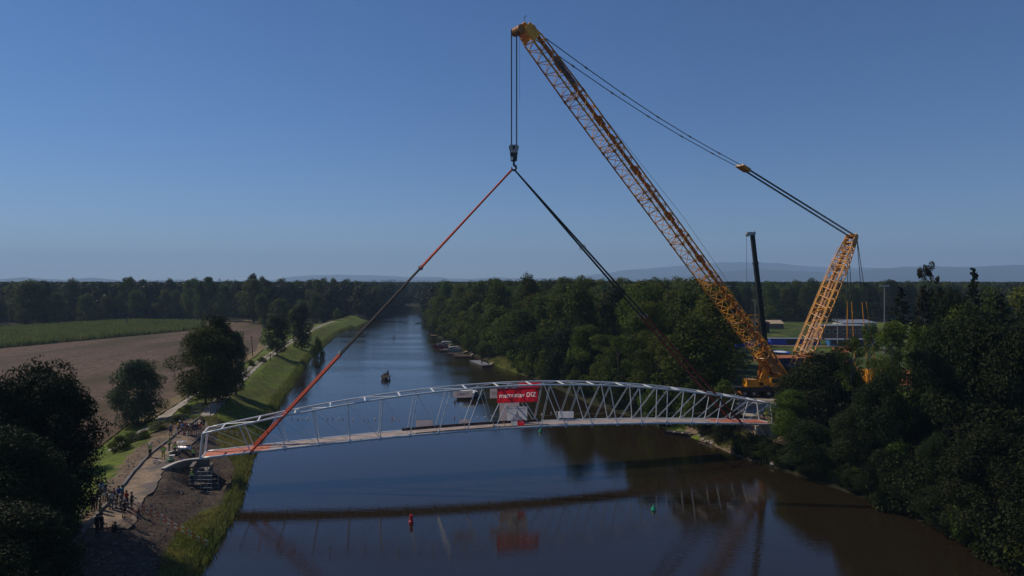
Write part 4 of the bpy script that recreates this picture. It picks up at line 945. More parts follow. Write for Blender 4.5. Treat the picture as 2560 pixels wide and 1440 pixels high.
def lattice(P0, P1, side, up, w0, h0, w1, h1, rc, rl, n, parent, name, start_frame=True, lace_name='lacing'):
    """one lattice section: four chords as its mesh, lacing as its part"""
    P0 = Vector(P0); P1 = Vector(P1)
    def cn(f, a, b_):
        w_ = w0 + (w1 - w0) * f; h_ = h0 + (h1 - h0) * f; return P0 + (P1 - P0) * f + side * a * w_ / 2 + up * b_ * h_ / 2
    CC = ((-1, -1), (1, -1), (1, 1), (-1, 1)); m = MB()
    for a, b_ in CC: m.tube(cn(0, a, b_), cn(1, a, b_), rc, 7)
    sec = m.build(name, M['yellow'], parent)
    m = MB()
    for k in range(4):
        c0, c1 = CC[k], CC[(k + 1) % 4]
        for i in range(n):
            f0, f1 = i / n, (i + 1) / n; fm = (f0 + f1) / 2
            A_, B_ = (c0, c1) if k % 2 == 0 else (c1, c0)
            m.tube(cn(f0, *A_), cn(fm, *B_), rl, 5, caps=False); m.tube(cn(fm, *B_), cn(f1, *A_), rl, 5, caps=False)
        for f in (0.0, 1.0): m.tube(cn(f, *c0), cn(f, *c1), rl * 1.3, 5)
    m.tube(cn(0, -1, -1), cn(0, 1, 1), rl * 1.1, 5); m.tube(cn(0, 1, -1), cn(0, -1, 1), rl * 1.1, 5)
    m.build(lace_name, M['yellow'], sec); return sec
bdir = (CP(*BT) - CP(*BF)).normalized(); side = Vector((CN.x, CN.y, 0)); bup = side.cross(bdir).normalized()
if bup.z < 0: bup = -bup
W0 = 2.55; H0 = 2.05
Lb = (CP(*BT) - CP(*BF)).length
def frac_px(px):
    t, z = cp_px(px, 0); A_ = BF[0]; return (A_ - t) / (A_ - BT[0])
fx = [frac_px(p) for p in (1863 + 25, 1805 + 33, 1687 + 33, 1625 + 33, 1562 + 30, 1505 + 30, 1438 + 30, 1370 + 30)]
fx = [.0, .095] + [.095 + (.982 - .095) * k / 7 for k in range(1, 8)]
B0 = CP(*BF); B1 = CP(*BT)
for i in range(1, len(fx) - 1):
    p, q = B0.lerp(B1, fx[i]), B0.lerp(B1, fx[i + 1]); last = i == len(fx) - 2
    s_ = lattice(p, q, side, bup, W0, H0, W0 * (1 if not last else .82), H0 * (1 if not last else .9), .12, .06, 5, cr, 'boom_section')
    # steel plate band under the walkway
    m = MB(); a0 = p + side * (-W0 * .12) + bup * (H0 * .5 - .2); a1 = q + side * (-W0 * .12) + bup * (H0 * .5 - .2)
    m.beam(a0, a1, .75, .08, up=bup); m.build('catwalk', M['yellow_dark'], s_)
    m = MB(); mid = p.lerp(q, .45); m.beam(mid - bdir * .9 + side * (-W0 * .12) + bup * (H0 * .42), mid + bdir * .9 + side * (-W0 * .12) + bup * (H0 * .42), 1.35, .1, up=bup); m.build('stiffener_plate', M['yellow_dark'], s_)
    for a in (-1, 1):
        for b_ in (-1, 1): c_ = p + side * a * W0 / 2 + bup * b_ * H0 / 2; MB().tube(c_ - bdir * .3, c_ + bdir * .3, .17, 8).build('pin_joint', M['yellow_dark'], s_)
    m = MB(); c_ = p + side * (-W0 * .1) + bup * (H0 * .5 + .02) + bdir * .8; m.beam(c_, c_ + bdir * .9, .8, .06, up=bup); m.build('joint_platform', M['grey'], s_)
# foot section, plated
p, q = B0, B0.lerp(B1, fx[1]); ft_ = lattice(p, q, side, bup, 3.0, .7, W0, H0, .17, .08, 3, cr, 'boom_foot')
for a in (-1, 1):
    m = MB(); c0 = p + side * a * 1.5; m.loft([[c0 - bup * .4 - side * .06, c0 + bup * .4 - side * .06, c0 + bup * .4 + side * .06, c0 - bup * .4 + side * .06], [q + side * a * W0 / 2 - bup * H0 * .5 - side * .06, q + side * a * W0 / 2 + bup * H0 * .1 - side * .06, q + side * a * W0 / 2 + bup * H0 * .1 + side * .06, q + side * a * W0 / 2 - bup * H0 * .5 + side * .06]]); m.build('foot_plate', M['yellow_dark'], ft_)
# head
q = B0.lerp(B1, fx[-1]); e_ = B1 + bdir * .7; w1_ = W0 * .82; h1_ = H0 * .9
hd = empty('x', q); bpy.data.objects.remove(hd)
m = MB()
for a in (-1, 1):
    c0 = q + side * a * w1_ / 2; c1 = e_ + side * a * w1_ * .42
    m.loft([[c0 - bup * h1_ / 2 - side * .08, c0 + bup * h1_ / 2 - side * .08, c0 + bup * h1_ / 2 + side * .08, c0 - bup * h1_ / 2 + side * .08], [c1 - bup * .7 - side * .08, c1 + bup * .7 - side * .08, c1 + bup * .7 + side * .08, c1 - bup * .7 + side * .08]])
m.beam(e_ - side * w1_ * .45, e_ + side * w1_ * .45, 1.0, .2, up=bup); m.beam(q.lerp(e_, .6) - side * w1_ * .45 + bup * .9, q.lerp(e_, .6) + side * w1_ * .45 + bup * .9, .5, .2, up=bup); 
for k in (.2, .5, .8): m.tube(q + (e_ - q) * k - side * w1_ / 2 - bup * .9, q + (e_ - q) * k + side * w1_ / 2 - bup * .9, .1, 6)
head = m.build('boom_head', M['yellow'], cr)
sh = e_ - bup * 1.05 + bdir * .2
for k in range(5): MB().tube(sh + side * (-.8 + k * .38), sh + side * (-.8 + k * .38 + .22), .62, 18).build('sheave', M['yellow_dark'], head)
for k, (a, b_) in enumerate(((0, 0), (1.3, .6))):
    pass
m = MB(); c_ = e_ + bup * .2; m.tube(c_, c_ + Vector((0, 0, 1.1)), .03, 5); m.tube(c_ + Vector((0, 0, 1.1)), c_ + Vector((.25, 0, 1.5)), .05, 5); m.build('wind_gauge', M['steel_dark'], head)
# name plate on the boom side
pl = B0.lerp(B1, .905); pz = pl - side * (W0 * .47)
lettering('LIEBHERR', .95, M['steel_dark'], pl - side * (W0 * .5 + .12) + bup * .2, -bdir, bup, head, name='maker_lettering', bold=.03, width=4.4)
m = MB(); m.beam(pl - bdir * 2.5 - side * (W0 * .5 + .04) + bup * .2, pl + bdir * 2.5 - side * (W0 * .5 + .04) + bup * .2, .05, .95, up=bup); m.build('lettering_board', M['yellow_dark'], head)
# hoist ropes, four falls
for dx in (-.36, -.28, .33, .42):
    MB().tube((HK.x + dx, HK.y, HBT.z - .05), (HK.x + dx + .0, HK.y, sh.z), .045, 5).build('hoist_rope', M['rope'], cr)
MB().tube((HK.x + .78, HK.y, HBT.z + 6), (HK.x + .78, HK.y, sh.z), .018, 4).build('signal_cable', M['rope'], cr)
# mast
MF = (cx_t + 3.5, gz + 3.2); MT = cp_px(2131, 590); mdir = (CP(*MT) - CP(*MF)).normalized(); mup = side.cross(mdir).normalized()
if (mup.x * DIR.x + mup.y * DIR.y) < 0: mup = -mup
A_, B_ = CP(*MF), CP(*MT); cuts = [0, .16, .46, .76, .90, 1.0]; ws = [2.6, 2.9, 2.9, 2.8, 2.3, 1.9]; hs = [.9, 1.6, 1.6, 1.6, 1.3, 1.0]; ns = [2, 4, 5, 4, 2, 1]
for i in range(5):
    p, q = A_.lerp(B_, cuts[i]), A_.lerp(B_, cuts[i + 1]); s_ = lattice(p, q, side, mup, ws[i], hs[i], ws[i + 1], hs[i + 1], .12, .07, ns[i], cr, 'mast_section')
    if 0 < i < 4:
        m = MB(); m.beam(p + side * .55 + mup * .3, q + side * .55 + mup * .3, 1.05, .1, up=mup); m.build('catwalk', M['yellow_dark'], s_)
        m = MB()
        for a in (-1, 1):
            c_ = p + side * (ws[i] * .5 * a) - mup * (hs[i] / 2 + .12)
            m.tube(c_ - side * .22, c_ - side * .22 + (q - p), .03, 4); m.tube(c_ + side * .22, c_ + side * .22 + (q - p), .03, 4)
            for j in range(14): g = c_ + (q - p) * (j / 14); m.tube(g - side * .22, g + side * .22, .022, 4)
        m.build('ladder', M['yellow'], s_)
m = MB(); m.beam(B_ - side * 1.05, B_ + side * 1.05, .6, .7, up=mup); m.beam(B_ - mdir * 1.8 - side * .95, B_ - mdir * 1.8 + side * .95, .4, .5, up=mup); m.beam(B_ + side * .9, B_ + side * .9 - mdir * 2.6, .25, 1.0, up=mup); m.beam(B_ - side * .9, B_ - side * .9 - mdir * 2.6, .25, 1.0, up=mup)
mhd = m.build('mast_head', M['yellow'], cr)
for k in range(6): MB().tube(B_ + mup * .1 + side * (-.9 + k * .32), B_ + mup * .1 + side * (-.74 + k * .32), .5, 14).build('sheave', M['yellow_dark'], mhd)
# pendants boom head -> tackle block -> mast
TB = CP(*cp_px(1860, 421)); HDp = B0.lerp(B1, fx[-1]) + bup * (h1_ / 2 + .1) + bdir * .3
for a in (-1, 1):
    p = HDp + side * a * 1.15 - bdir * (0 if a > 0 else 1.2); q = TB + side * a * .55; nseg = 6
    # a pendant bar hangs in a slight sag and is pinned from equal links
    for k in range(nseg):
        f0, f1 = k / nseg, (k + 1) / nseg; g = lambda f: p.lerp(q, f) + Vector((0, 0, -1.0 * math.sin(math.pi * f)))
        m = MB(); m.tube(g(f0), g(f1), .07, 6); m.build('pendant_bar', M['steel_dark'], cr)
        m = MB(); m.tube(g(f1) - (g(f1) - g(f0)).normalized() * .35, g(f1) + (g(f1) - g(f0)).normalized() * .2, .14, 6); m.build('pendant_pin', M['steel_dark'], cr)
    for k in range(5):
        off = side * (a * .5 + (k - 2) * .11); m = MB(); m.tube(TB + off, B_ + off * 1.3 + mup * .1, .035, 5); m.build('luffing_rope', M['rope'], cr)
td = (B_ - TB).normalized(); m = MB(); m.beam(TB - td * .8, TB + td * 1.0, 1.4, .55); m.beam(TB - td * 1.4, TB - td * .5, 1.7, .3)
tb = m.build('tackle_block', M['yellow'], cr)
for k in range(6): MB().tube(TB + td * .9 + side * (-.6 + k * .2), TB + td * .9 + side * (-.6 + k * .2 + .12), .36, 12).build('sheave', M['yellow_dark'], tb)
# second thin line from boom head down to the winch
MB().poly([HDp + bup * .3, CP(BT[0] + (BF[0] - BT[0]) * .5, BT[1] * .5 + BF[1] * .5) + bup * (H0 / 2 + 2.4), CP(cx_t + 1.5, gz + 5.5)], .025, 4).build('winch_rope', M['rope'], cr)
# rear pendants to the suspended ballast
bt_, _ = cp_px(2153, 950); bz = gz + .2
for a in (-1, 1):
    for d in (-1, 1):
        p = B_ + side * a * .9; q = CP(bt_ + d * 1.6, bz + 3.6, a * 2.2); mid = p.lerp(q, .5)
        MB().tube(p, mid, .075, 6).build('ballast_pendant', M['rope'], cr); MB().tube(mid, q, .10, 6).build('ballast_pendant', M['yellow'], cr)
m = MB(); m.box(CP(bt_, bz + .6), (8, 7, .5), math.atan2(DIR.y, DIR.x)); m.build('ballast_tray', M['yellow_dark'], cr)
for a in (-1, 1):
    for k in range(5): m = MB(); m.box(CP(bt_ + .2, bz + 1.1 + k * .48, a * 2.0), (2.6, 2.2, .44), math.atan2(DIR.y, DIR.x)); m.build('ballast_slab', M['yellow'], cr)
m = MB()
for k in range(9): m.box(CP(bt_ - 3.2, bz + 1.6, -3 + k * .75), (.3, .14, 1.8), math.atan2(DIR.y, DIR.x))
m.build('tray_ribs', M['yellow'], cr)
# superstructure and tracks
az = math.atan2(DIR.y, DIR.x)
for a in (-1, 1):
    m = MB(); prof = []
    for k in range(20):
        f = k / 20 * 2 * math.pi; x = math.cos(f); prof.append((max(-1, min(1, x * 1.25)) * 5.0, .85 + .8 * max(-1, min(1, math.sin(f) * 1.6))))
    m.loft([[CP(cx_t + 3 + x, gz + .1 + z, a * 4 + s_) for x, z in prof] for s_ in (-.8, .8)]); tr = m.build('crawler_track', M['black'], cr)
    m = MB(); m.box(CP(cx_t + 3, gz + 1.0, a * 4), (8, 1.3, 1.1), az); m.build('track_frame', M['yellow'], tr)
    for k in range(7): MB().tube(CP(cx_t - .6 + k * 1.2, gz + .7, a * 4 - .9), CP(cx_t - .6 + k * 1.2, gz + .7, a * 4 + .9), .42, 12).build('track_roller', M['steel_dark'], tr)
m = MB(); m.box(CP(cx_t + 3, gz + 1.6), (4, 8, 1.0), az); m.tube(CP(cx_t + 3, gz + 2), CP(cx_t + 3, gz + 2.5), 2, 20); m.build('car_body', M['yellow_dark'], cr)
m = MB(); m.box(CP(cx_t + 5.5, gz + 3.5), (12, 3.4, 2.0), az); m.box(CP(cx_t + 6, gz + 4.9), (5, 2.8, 1.2), az); m.build('superstructure', M['yellow'], cr)
m = MB(); m.box(CP(cx_t + .8, gz + 3.8, -2.9), (2.4, 1.6, 2.2), az); cb = m.build('operator_cab', M['yellow'], cr)
m = MB(); m.box(CP(cx_t - .45, gz + 4.0, -2.9), (.06, 1.4, 1.4), az); m.box(CP(cx_t + .8, gz + 4.0, -3.73), (2.0, .06, 1.2), az); m.build('window', M['glass'], cb)
for k in range(5): m = MB(); m.box(CP(cx_t + 12.2, gz + 3 + k * .6), (1.6, 6, .56), az); m.build('counterweight_slab', M['yellow'], cr)
for k in range(3): MB().tube(CP(cx_t + 3 + k * 2, gz + 5.2, -1.2), CP(cx_t + 3 + k * 2, gz + 5.2, 1.2), .7, 16).build('winch_drum', M['steel_dark'], cr)

# ------------------------------------------------------------ mobile crane behind
def mobile_crane():
    mx, my = 41.8, 129.0; z = hz(46, 129); o = empty('mobile_crane', (47.5, my, z), 'mobile telescopic crane with dark boom parked behind the lattice crane', 'mobile crane')
    z = z + .12
    m = MB(); m.box((47.8, my, z + 1.35), (13.5, 2.7, .55)); m.box((47.8, my, z + 1.75), (13, 2.5, .25)); m.build('carrier', M['steel_dark'], o)
    for k, x in enumerate((43.2, 44.9, 47.6, 49.3, 51.8)):
        for s_ in (-1, 1):
            w_ = MB().tube((x, my + s_ * 1.0, z + .72), (x, my + s_ * 1.4, z + .72), .72, 20).build('wheel', M['black'], o)
            MB().tube((x, my + s_ * 1.12, z + .72), (x, my + s_ * 1.44, z + .72), .32, 12).build('rim', M['grey'], w_)
    m = MB(); m.box((53.6, my, z + 2.2), (1.8, 2.5, 1.7)); c_ = m.build('driver_cab', M['yellow'], o)
    m = MB(); m.box((53.9, my, z + 2.6), (1.5, 2.56, .7)); m.build('window', M['glass'], c_)
    m = MB(); m.box((44.6, my, z + 2.6), (2.0, 2.6, 1.4)); m.box((45.2, my, z + 2.3), (3.0, 2.2, .9)); m.build('counterweight', M['yellow'], o)
    m = MB(); m.box((47.3, my, z + 2.8), (2.6, 2.2, 1.3)); m.loft([[(46.2, my - .9, z + 3.3), (47.6, my - .9, z + 3.3), (47.6, my + .9, z + 3.3), (46.2, my + .9, z + 3.3)], [(46.9, my - .7, z + 5.2), (48.1, my - .7, z + 5.2), (48.1, my + .7, z + 5.2), (46.9, my + .7, z + 5.2)]]); m.build('turret', M['yellow'], o)
    m = MB(); m.box((48.6, my - 1.6, z + 2.9), (1.6, .9, 1.7)); c_ = m.build('operator_cab', M['yellow'], o)
    m = MB(); m.box((48.7, my - 1.62, z + 3.2), (1.3, .92, .8)); m.build('window', M['glass'], c_)
    top_ = PD(1881, 588, my); ba = Vector((48.0, my, z + 4.2)); n = 5
    for k in range(n):
        f0, f1 = k / n, (k + 1) / n; w_ = .95 - k * .07
        m = MB(); m.beam(ba.lerp(top_, f0 - (.03 if k else 0)), ba.lerp(top_, f1), w_, w_ * 1.15, up=(0, 1, 0)); s_ = m.build('boom_stage', M['boom_black'], o)
        if k: MB().beam(ba.lerp(top_, f0) - (top_ - ba).normalized() * .2, ba.lerp(top_, f0) + (top_ - ba).normalized() * .15, w_ + .2, w_ * 1.15 + .2, up=(0, 1, 0)).build('collar', M['boom_black'], s_)
    m = MB(); m.box(top_ + Vector((-.3, 0, .3)), (1.5, 1.0, .55)); m.tube(top_ + Vector((-.9, -.3, .1)), top_ + Vector((-.9, .3, .1)), .35, 12); m.tube(top_ + Vector((.4, 0, .5)), top_ + Vector((.4, 0, 1.0)), .05, 5); m.build('boom_head', M['grey'], o)
    MB().tube(top_ + Vector((-1.1, 0, .1)), Vector((top_.x - 1.1, my, z + 6)), .03, 4).build('hoist_rope', M['rope'], o)
    m = MB(); m.tube(ba + Vector((-1.8, 0, -1)), ba.lerp(top_, .3), .3, 10); m.build('luffing_cylinder', M['yellow_dark'], o)
    for x in (42, 51):
        for s_ in (-1, 1): m = MB(); m.beam((x, my, z + 1.1), (x, my + s_ * 3.4, z + 1.1), .3, .3); m.tube((x, my + s_ * 3.3, z + 1.1), (x, my + s_ * 3.3, z), .12, 8); m.box((x, my + s_ * 3.3, z + .02), (.8, .8, .12)); m.build('outrigger', M['yellow_dark'], o)
    # rescue basket frame with yellow steelwork standing on its deck
    m = MB(); b0 = PD(1884, 800, my - .4)
    for dx in (-.9, 0, .9):
        for dz_ in (0, 1): m.tube(b0 + Vector((dx, 0, -4)), b0 + Vector((dx, 0, .9)), .08, 5)
    for zz in (-4, -2.6, -1.2, 0, .9): m.tube(b0 + Vector((-.9, 0, zz)), b0 + Vector((.9, 0, zz)), .08, 5)
    for zz in (-4, -2.6, -1.2): m.tube(b0 + Vector((-.9, 0, zz)), b0 + Vector((.9, 0, zz + 1.4)), .06, 5)
    m.build('folded_jib', M['yellow'], o)
mobile_crane()
# ------------------------------------------------------------ ball field, buildings, poles
def gp(px, y, z=None):
    z = 3.5 if z is None else z
    for _ in range(4):
        p = G(px, y, z); z = hz(p.x, p.y)
    return Vector((p.x, p.y, z))
def building(name, label, cat, a, w_, d_, h_, wall, roof, rz=0, over=.3, openings=(), slope=.0, oname='window', omat='glass'):
    o = empty(name, a, label, cat); c = Vector(a); ux = Vector((math.cos(rz), math.sin(rz), 0)); uy = Vector((-ux.y, ux.x, 0))
    m = MB(); m.box(c + uy * d_ / 2 + Vector((0, 0, h_ / 2)), (w_, d_, h_), rz); m.build('wall', wall, o)
    m = MB(); m.loft([[c + ux * (x * (w_ / 2 + over)) + uy * (y * (d_ / 2 + over) + d_ / 2) + Vector((0, 0, h_ + .002 + zz + slope * (1 + y) / 2)) for x, y in ((-1, -1), (1, -1), (1, 1), (-1, 1))] for zz in (0, .18)]); m.build('roof', roof, o)
    for x0, z0, ww, hh in openings:
        f = MB().box(c + ux * (x0 - w_ / 2 + ww / 2) - uy * .01 + Vector((0, 0, z0 + hh / 2)), (ww, .08, hh), rz).build(oname, M[omat], o)
        if oname == 'window':
            m = MB(); q = c + ux * (x0 - w_ / 2 + ww / 2) - uy * .06 + Vector((0, 0, z0 + hh / 2))
            for sx in (-1, 1): m.box(q + ux * sx * ww / 2, (.08, .06, hh + .1), rz)
            for sz in (-1, 1): m.box(q + Vector((0, 0, sz * hh / 2)), (ww + .1, .06, .08), rz)
            m.build('frame', M['white'], f)
    return o
a = gp(1974, 863)
building('dugout', 'long blue dugout with open dark front beside the ball field', 'dugout', (a.x + 2.0, a.y, a.z), 16.5, 3, 2.1, M['blue'], M['grey'], -.05, openings=((5.2, .35, 4.6, 1.5), (10.2, .9, 6, 1.0)), oname='opening', omat='steel_dark')
a = gp(2130, 866)
building('dugout', 'teal and blue dugout right of the crane mast at the ball field', 'dugout', a, 15, 3, 2.2, mk('teal_cladding', (.03, .16, .30), (.03, .12, .34), .5), M['grey'], .0, openings=((.6, .6, 5, 1.3), (7, .6, 6, 1.3)), oname='opening', omat='steel_dark')
a = gp(1935, 868)
building('shed', 'small blue shed left of the long dugout', 'shed', (a.x - 9.5, a.y, a.z), 6, 2.5, 1.4, M['blue'], M['grey'], 0)
a = gp(2112, 850)
building('clubhouse', 'brick clubhouse with flat grey roof behind the crane mast', 'building', a, 17, 8, 5.2, mk('brown_brick', (.20, .10, .065), (.25, .13, .085), .9, scale=2), M['grey'], 0, openings=[(1 + k * 3.2, 2.6, 1.8, 1.2) for k in range(5)])
a = gp(2150, 832)
building('clubhouse_wing', 'pale building with wide light roof behind the ballast pendants', 'building', a, 15, 8, 4.0, mk('pale_render', (.38, .36, .33), (.42, .40, .36), .9), M['grey'], .1, openings=[(1 + k * 3, 1.2, 1.5, 1.2) for k in range(4)], slope=1.0)
a = gp(1897, 832)
building('hut', 'dark hut beside the lawn left of the crane mast', 'hut', a, 9, 5, 4.2, M['wood_dark'], M['wood_dark'], 0, slope=.5)
a = gp(1940, 822)
building('pavilion', 'low hut with pale pitched roof at the far end of the lawn', 'hut', a, 7, 4, 2.2, M['wood'], M['wood_light'], 0, slope=1.4)
def fence_screen(p, q, h, n, label, mat):
    p = Vector(p); q = Vector(q); o = empty('screen_fence', (p + q) / 2, label, 'fence')
    for k in range(n):
        a, b_ = p.lerp(q, k / n), p.lerp(q, (k + 1) / n)
        a = Vector((a.x, a.y, hz(a.x, a.y))); b_ = Vector((b_.x, b_.y, hz(b_.x, b_.y)))
        d = (b_ - a).normalized() * .04
        m = MB(); m.beam(a + d + Vector((0, 0, h / 2)), b_ - d + Vector((0, 0, h / 2)), .05, h - .15); m.build('screen_panel', mat, o)
        m = MB(); m.tube(a, a + Vector((0, 0, h + .15)), .05, 6); m.build('post', M['grey'], o)
fence_screen(gp(1938, 920), gp(2130, 918), 2.5, 9, 'dark navy screen fence between ball field and crane', M['navy'])
fence_screen(gp(1840, 866), gp(1936, 862), 1.2, 8, 'low blue fence left of the long dugout', M['blue'])
def light_pole(px, ytop, D, label):
    x = (px - 1280) / FPX * D; z = hz(x, D); top_ = CAMZ - (ytop - HY) / FPX * D
    o = empty('floodlight_pole', (x, D, z), label, 'floodlight pole')
    MB().tube((x, D, z), (x, D, top_), .16, 8, .09).build('pole', M['grey'], o)
    m = MB(); m.beam((x - 1.3, D, top_), (x + 1.3, D, top_), .12, .12); m.build('crossarm', M['grey'], o)
    for k in (-1.1, -.4, .4, 1.1): m = MB(); m.box((x + k, D - .1, top_ + .2), (.34, .25, .3)); m.build('lamp', M['grey'], o)
light_pole(2211, 716, 190, 'floodlight pole between the crane mast and the right bank trees')
light_pole(1823, 716, 330, 'floodlight pole left of the dark telescopic boom')
light_pole(1650, 718, 330, 'leftmost floodlight pole standing in the wood')
light_pole(1888, 752, 250, 'floodlight pole right behind the dark telescopic boom')
light_pole(2094, 800, 175, 'floodlight pole behind the crane mast')
# park pieces on the lawn, spectators are tiny
# white roof seen in the wood
a = PD(1561, 718, 480)
building('warehouse', 'white flat roof showing among the distant trees', 'building', (a.x, a.y, 3.5), 13, 10, 18.2, mk('pale_wall', (.4, .4, .4), None, .8), M['white'], 0)
# pylons
def pylon(px, ytop, D):
    x = (px - 1280) / FPX * D; h = CAMZ - (ytop - HY) / FPX * D - 3; o = empty('power_pylon', (x, D, 3), 'distant lattice power pylon on the horizon', 'power pylon', 'distant power pylons')
    m = MB()
    for a in (-1, 1):
        for b_ in (-1, 1): m.tube((x + a * 3, D + b_ * 3, 3), (x + a * .6, D + b_ * .6, 3 + h), .35, 4)
    for k in range(6):
        w0 = 3 - 2.4 * k / 6; w1 = 3 - 2.4 * (k + 1) / 6; z0 = 3 + h * k / 6; z1 = 3 + h * (k + 1) / 6
        m.tube((x - w0, D - w0, z0), (x + w1, D - w1, z1), .2, 4); m.tube((x + w0, D - w0, z0), (x - w1, D - w1, z1), .2, 4)
    m.build('tower', M['grey'], o)
    for f, w_ in ((.72, 8), (.86, 6)): MB().beam((x - w_, D, 3 + h * f), (x + w_, D, 3 + h * f), .6, .6).build('crossarm', M['grey'], o)
for px, y, D in ((393, 700, 1500), (549, 696, 1600), (668, 698, 1900), (782, 706, 2200), (803, 700, 2400), (1046, 700, 2100), (1245, 694, 1500)): pylon(px, y, D)
# far town of pale blocks
M['town'] = mk('pale_facade', (.45, .43, .41), (.52, .50, .47), .8, scale=.05)
for k, (px, w_, h_) in enumerate(((846, 30, 14), (872, 26, 12), (899, 22, 20), (915, 40, 16), (935, 24, 24), (962, 50, 22), (975, 24, 26), (986, 20, 28), (1004, 26, 16), (893, 44, 12))):
    D = 3900 + (k * 137) % 500; x = (px - 1280) / FPX * D; o = empty('apartment_block', (x, D, 12), 'tiny pale apartment block of the distant town on the plain', 'building', 'distant town blocks')
    m = MB(); m.box((x, D, 12 + h_ / 2), (w_, 14, h_)); m.build('wall', M['town'], o)
    m = MB(); m.box((x, D, 12 + h_ + .4), (w_ + 1, 15, .8)); m.build('roof', M['grey'], o)
    for i in range(3): m = MB(); m.box((x, D - 7.1, 12 + h_ * (i + .6) / 3.4), (w_ * .85, .2, h_ * .1)); m.build('window', M['glass'], o)

# ------------------------------------------------------------ people
def skin_mesh(name, verts, edges, radii, root=0, sub=1):
    me = bpy.data.meshes.new(name + '_src'); me.from_pydata(verts, edges, []); o = bpy.data.objects.new('tmp', me); col.objects.link(o)
    sm = o.modifiers.new('s', 'SKIN'); 
    for i, r_ in enumerate(radii): me.skin_vertices[0].data[i].radius = (r_, r_) if not isinstance(r_, tuple) else r_
    me.skin_vertices[0].data[root].use_root = True
    ss = o.modifiers.new('u', 'SUBSURF'); ss.levels = sub
    out = bpy.data.meshes.new_from_object(o.evaluated_get(bpy.context.evaluated_depsgraph_get())); out.name = name
    bpy.data.objects.remove(o); bpy.data.meshes.remove(me); out.polygons.foreach_set('use_smooth', [True] * len(out.polygons)); return out
def pose_meshes(pz):
    """body, shirt, trousers and shorts for one pose; joints in metres, facing -y"""
    J = dict(pel=(0, 0, .95), chest=(0, .02, 1.30), neck=(0, .01, 1.47), head=(0, -.02, 1.60), top=(0, -.01, 1.70))
    for s, n in ((-1, 'l'), (1, 'r')):
        J['sh' + n] = (s * .19, .02, 1.42); J['el' + n] = (s * .25, .03, 1.14); J['ha' + n] = (s * .26, -.05, .90); J['fi' + n] = (s * .255, -.09, .80)
        J['hp' + n] = (s * .10, 0, .90); J['kn' + n] = (s * .12, -.01, .50); J['an' + n] = (s * .13, .03, .09); J['to' + n] = (s * .15, -.15, .04)
    J.update(pz)
    names = list(J); ix = {k: i for i, k in enumerate(names)}; V_ = [J[k] for k in names]
    E = [('pel', 'chest'), ('chest', 'neck'), ('neck', 'head'), ('head', 'top')]
    for n in 'lr': E += [('chest', 'sh' + n), ('sh' + n, 'el' + n), ('el' + n, 'ha' + n), ('ha' + n, 'fi' + n), ('pel', 'hp' + n), ('hp' + n, 'kn' + n), ('kn' + n, 'an' + n), ('an' + n, 'to' + n)]
    rad = dict(pel=(.14, .10), chest=(.155, .105), neck=.055, head=(.085, .10), top=(.06, .07))
    for n in 'lr': rad.update({'sh' + n: .06, 'el' + n: .042, 'ha' + n: .035, 'fi' + n: (.035, .02), 'hp' + n: .085, 'kn' + n: .058, 'an' + n: .038, 'to' + n: (.045, .028)})
    body = skin_mesh('body', V_, [(ix[a], ix[b]) for a, b in E], [rad[k] for k in names])
    def part(nm, keys, es, rr, root=0):
        return skin_mesh(nm, [J[k] if isinstance(k, str) else k for k in keys], es, rr, root)
    mixp = lambda a, b, f: tuple(J[a][i] * (1 - f) + J[b][i] * f for i in range(3))
    shirt = part('shirt', ['pel', 'chest', mixp('chest', 'neck', .8), 'shl', mixp('shl', 'ell', .75), 'shr', mixp('shr', 'elr', .75)], [(0, 1), (1, 2), (1, 3), (3, 4), (1, 5), (5, 6)], [(.165, .12), (.185, .13), .075, .085, .062, .085, .062])
    tro = part('trousers', ['pel', 'hpl', 'knl', mixp('knl', 'anl', .85), 'hpr', 'knr', mixp('knr', 'anr', .85)], [(0, 1), (1, 2), (2, 3), (0, 4), (4, 5), (5, 6)], [(.16, .118), .105, .078, .06, .105, .078, .06])
    sho = part('shorts', ['pel', 'hpl', mixp('hpl', 'knl', .75), 'hpr', mixp('hpr', 'knr', .75)], [(0, 1), (1, 2), (0, 3), (3, 4)], [(.16, .118), .108, .095, .108, .095])
    vest = part('safety_vest', ['pel', 'chest', mixp('chest', 'neck', .75), 'shl', 'shr'], [(0, 1), (1, 2), (1, 3), (1, 4)], [(.18, .135), (.20, .145), .09, .095, .095])
    h = Vector(J['head']); m = MB(); m.sphere(h + Vector((0, .02, .055)), .118, 10, 6, .85); hair = bpy.data.meshes.new('hair'); hair.from_pydata(m.v, [], m.f)
    m = MB(); m.sphere(h + Vector((0, .01, .07)), .135, 12, 6, .85); m.box(h + Vector((0, -.13, .05)), (.18, .1, .02)); hel = bpy.data.meshes.new('helmet'); hel.from_pydata(m.v, [], m.f)
    m = MB()
    for n in 'lr':
        a = Vector(J['an' + n]); t = Vector(J['to' + n]); m.poly([a + Vector((0, .04, -.03)), (a + t) / 2 + Vector((0, 0, -.005)), t + Vector((0, -.02, 0))], [.06, .055, .045], 8)
    shoes = bpy.data.meshes.new('shoes'); shoes.from_pydata(m.v, [], m.f)
    return dict(body=body, shirt=shirt, trousers=tro, shorts=sho, safety_vest=vest, hair=hair, helmet=hel, shoes=shoes)
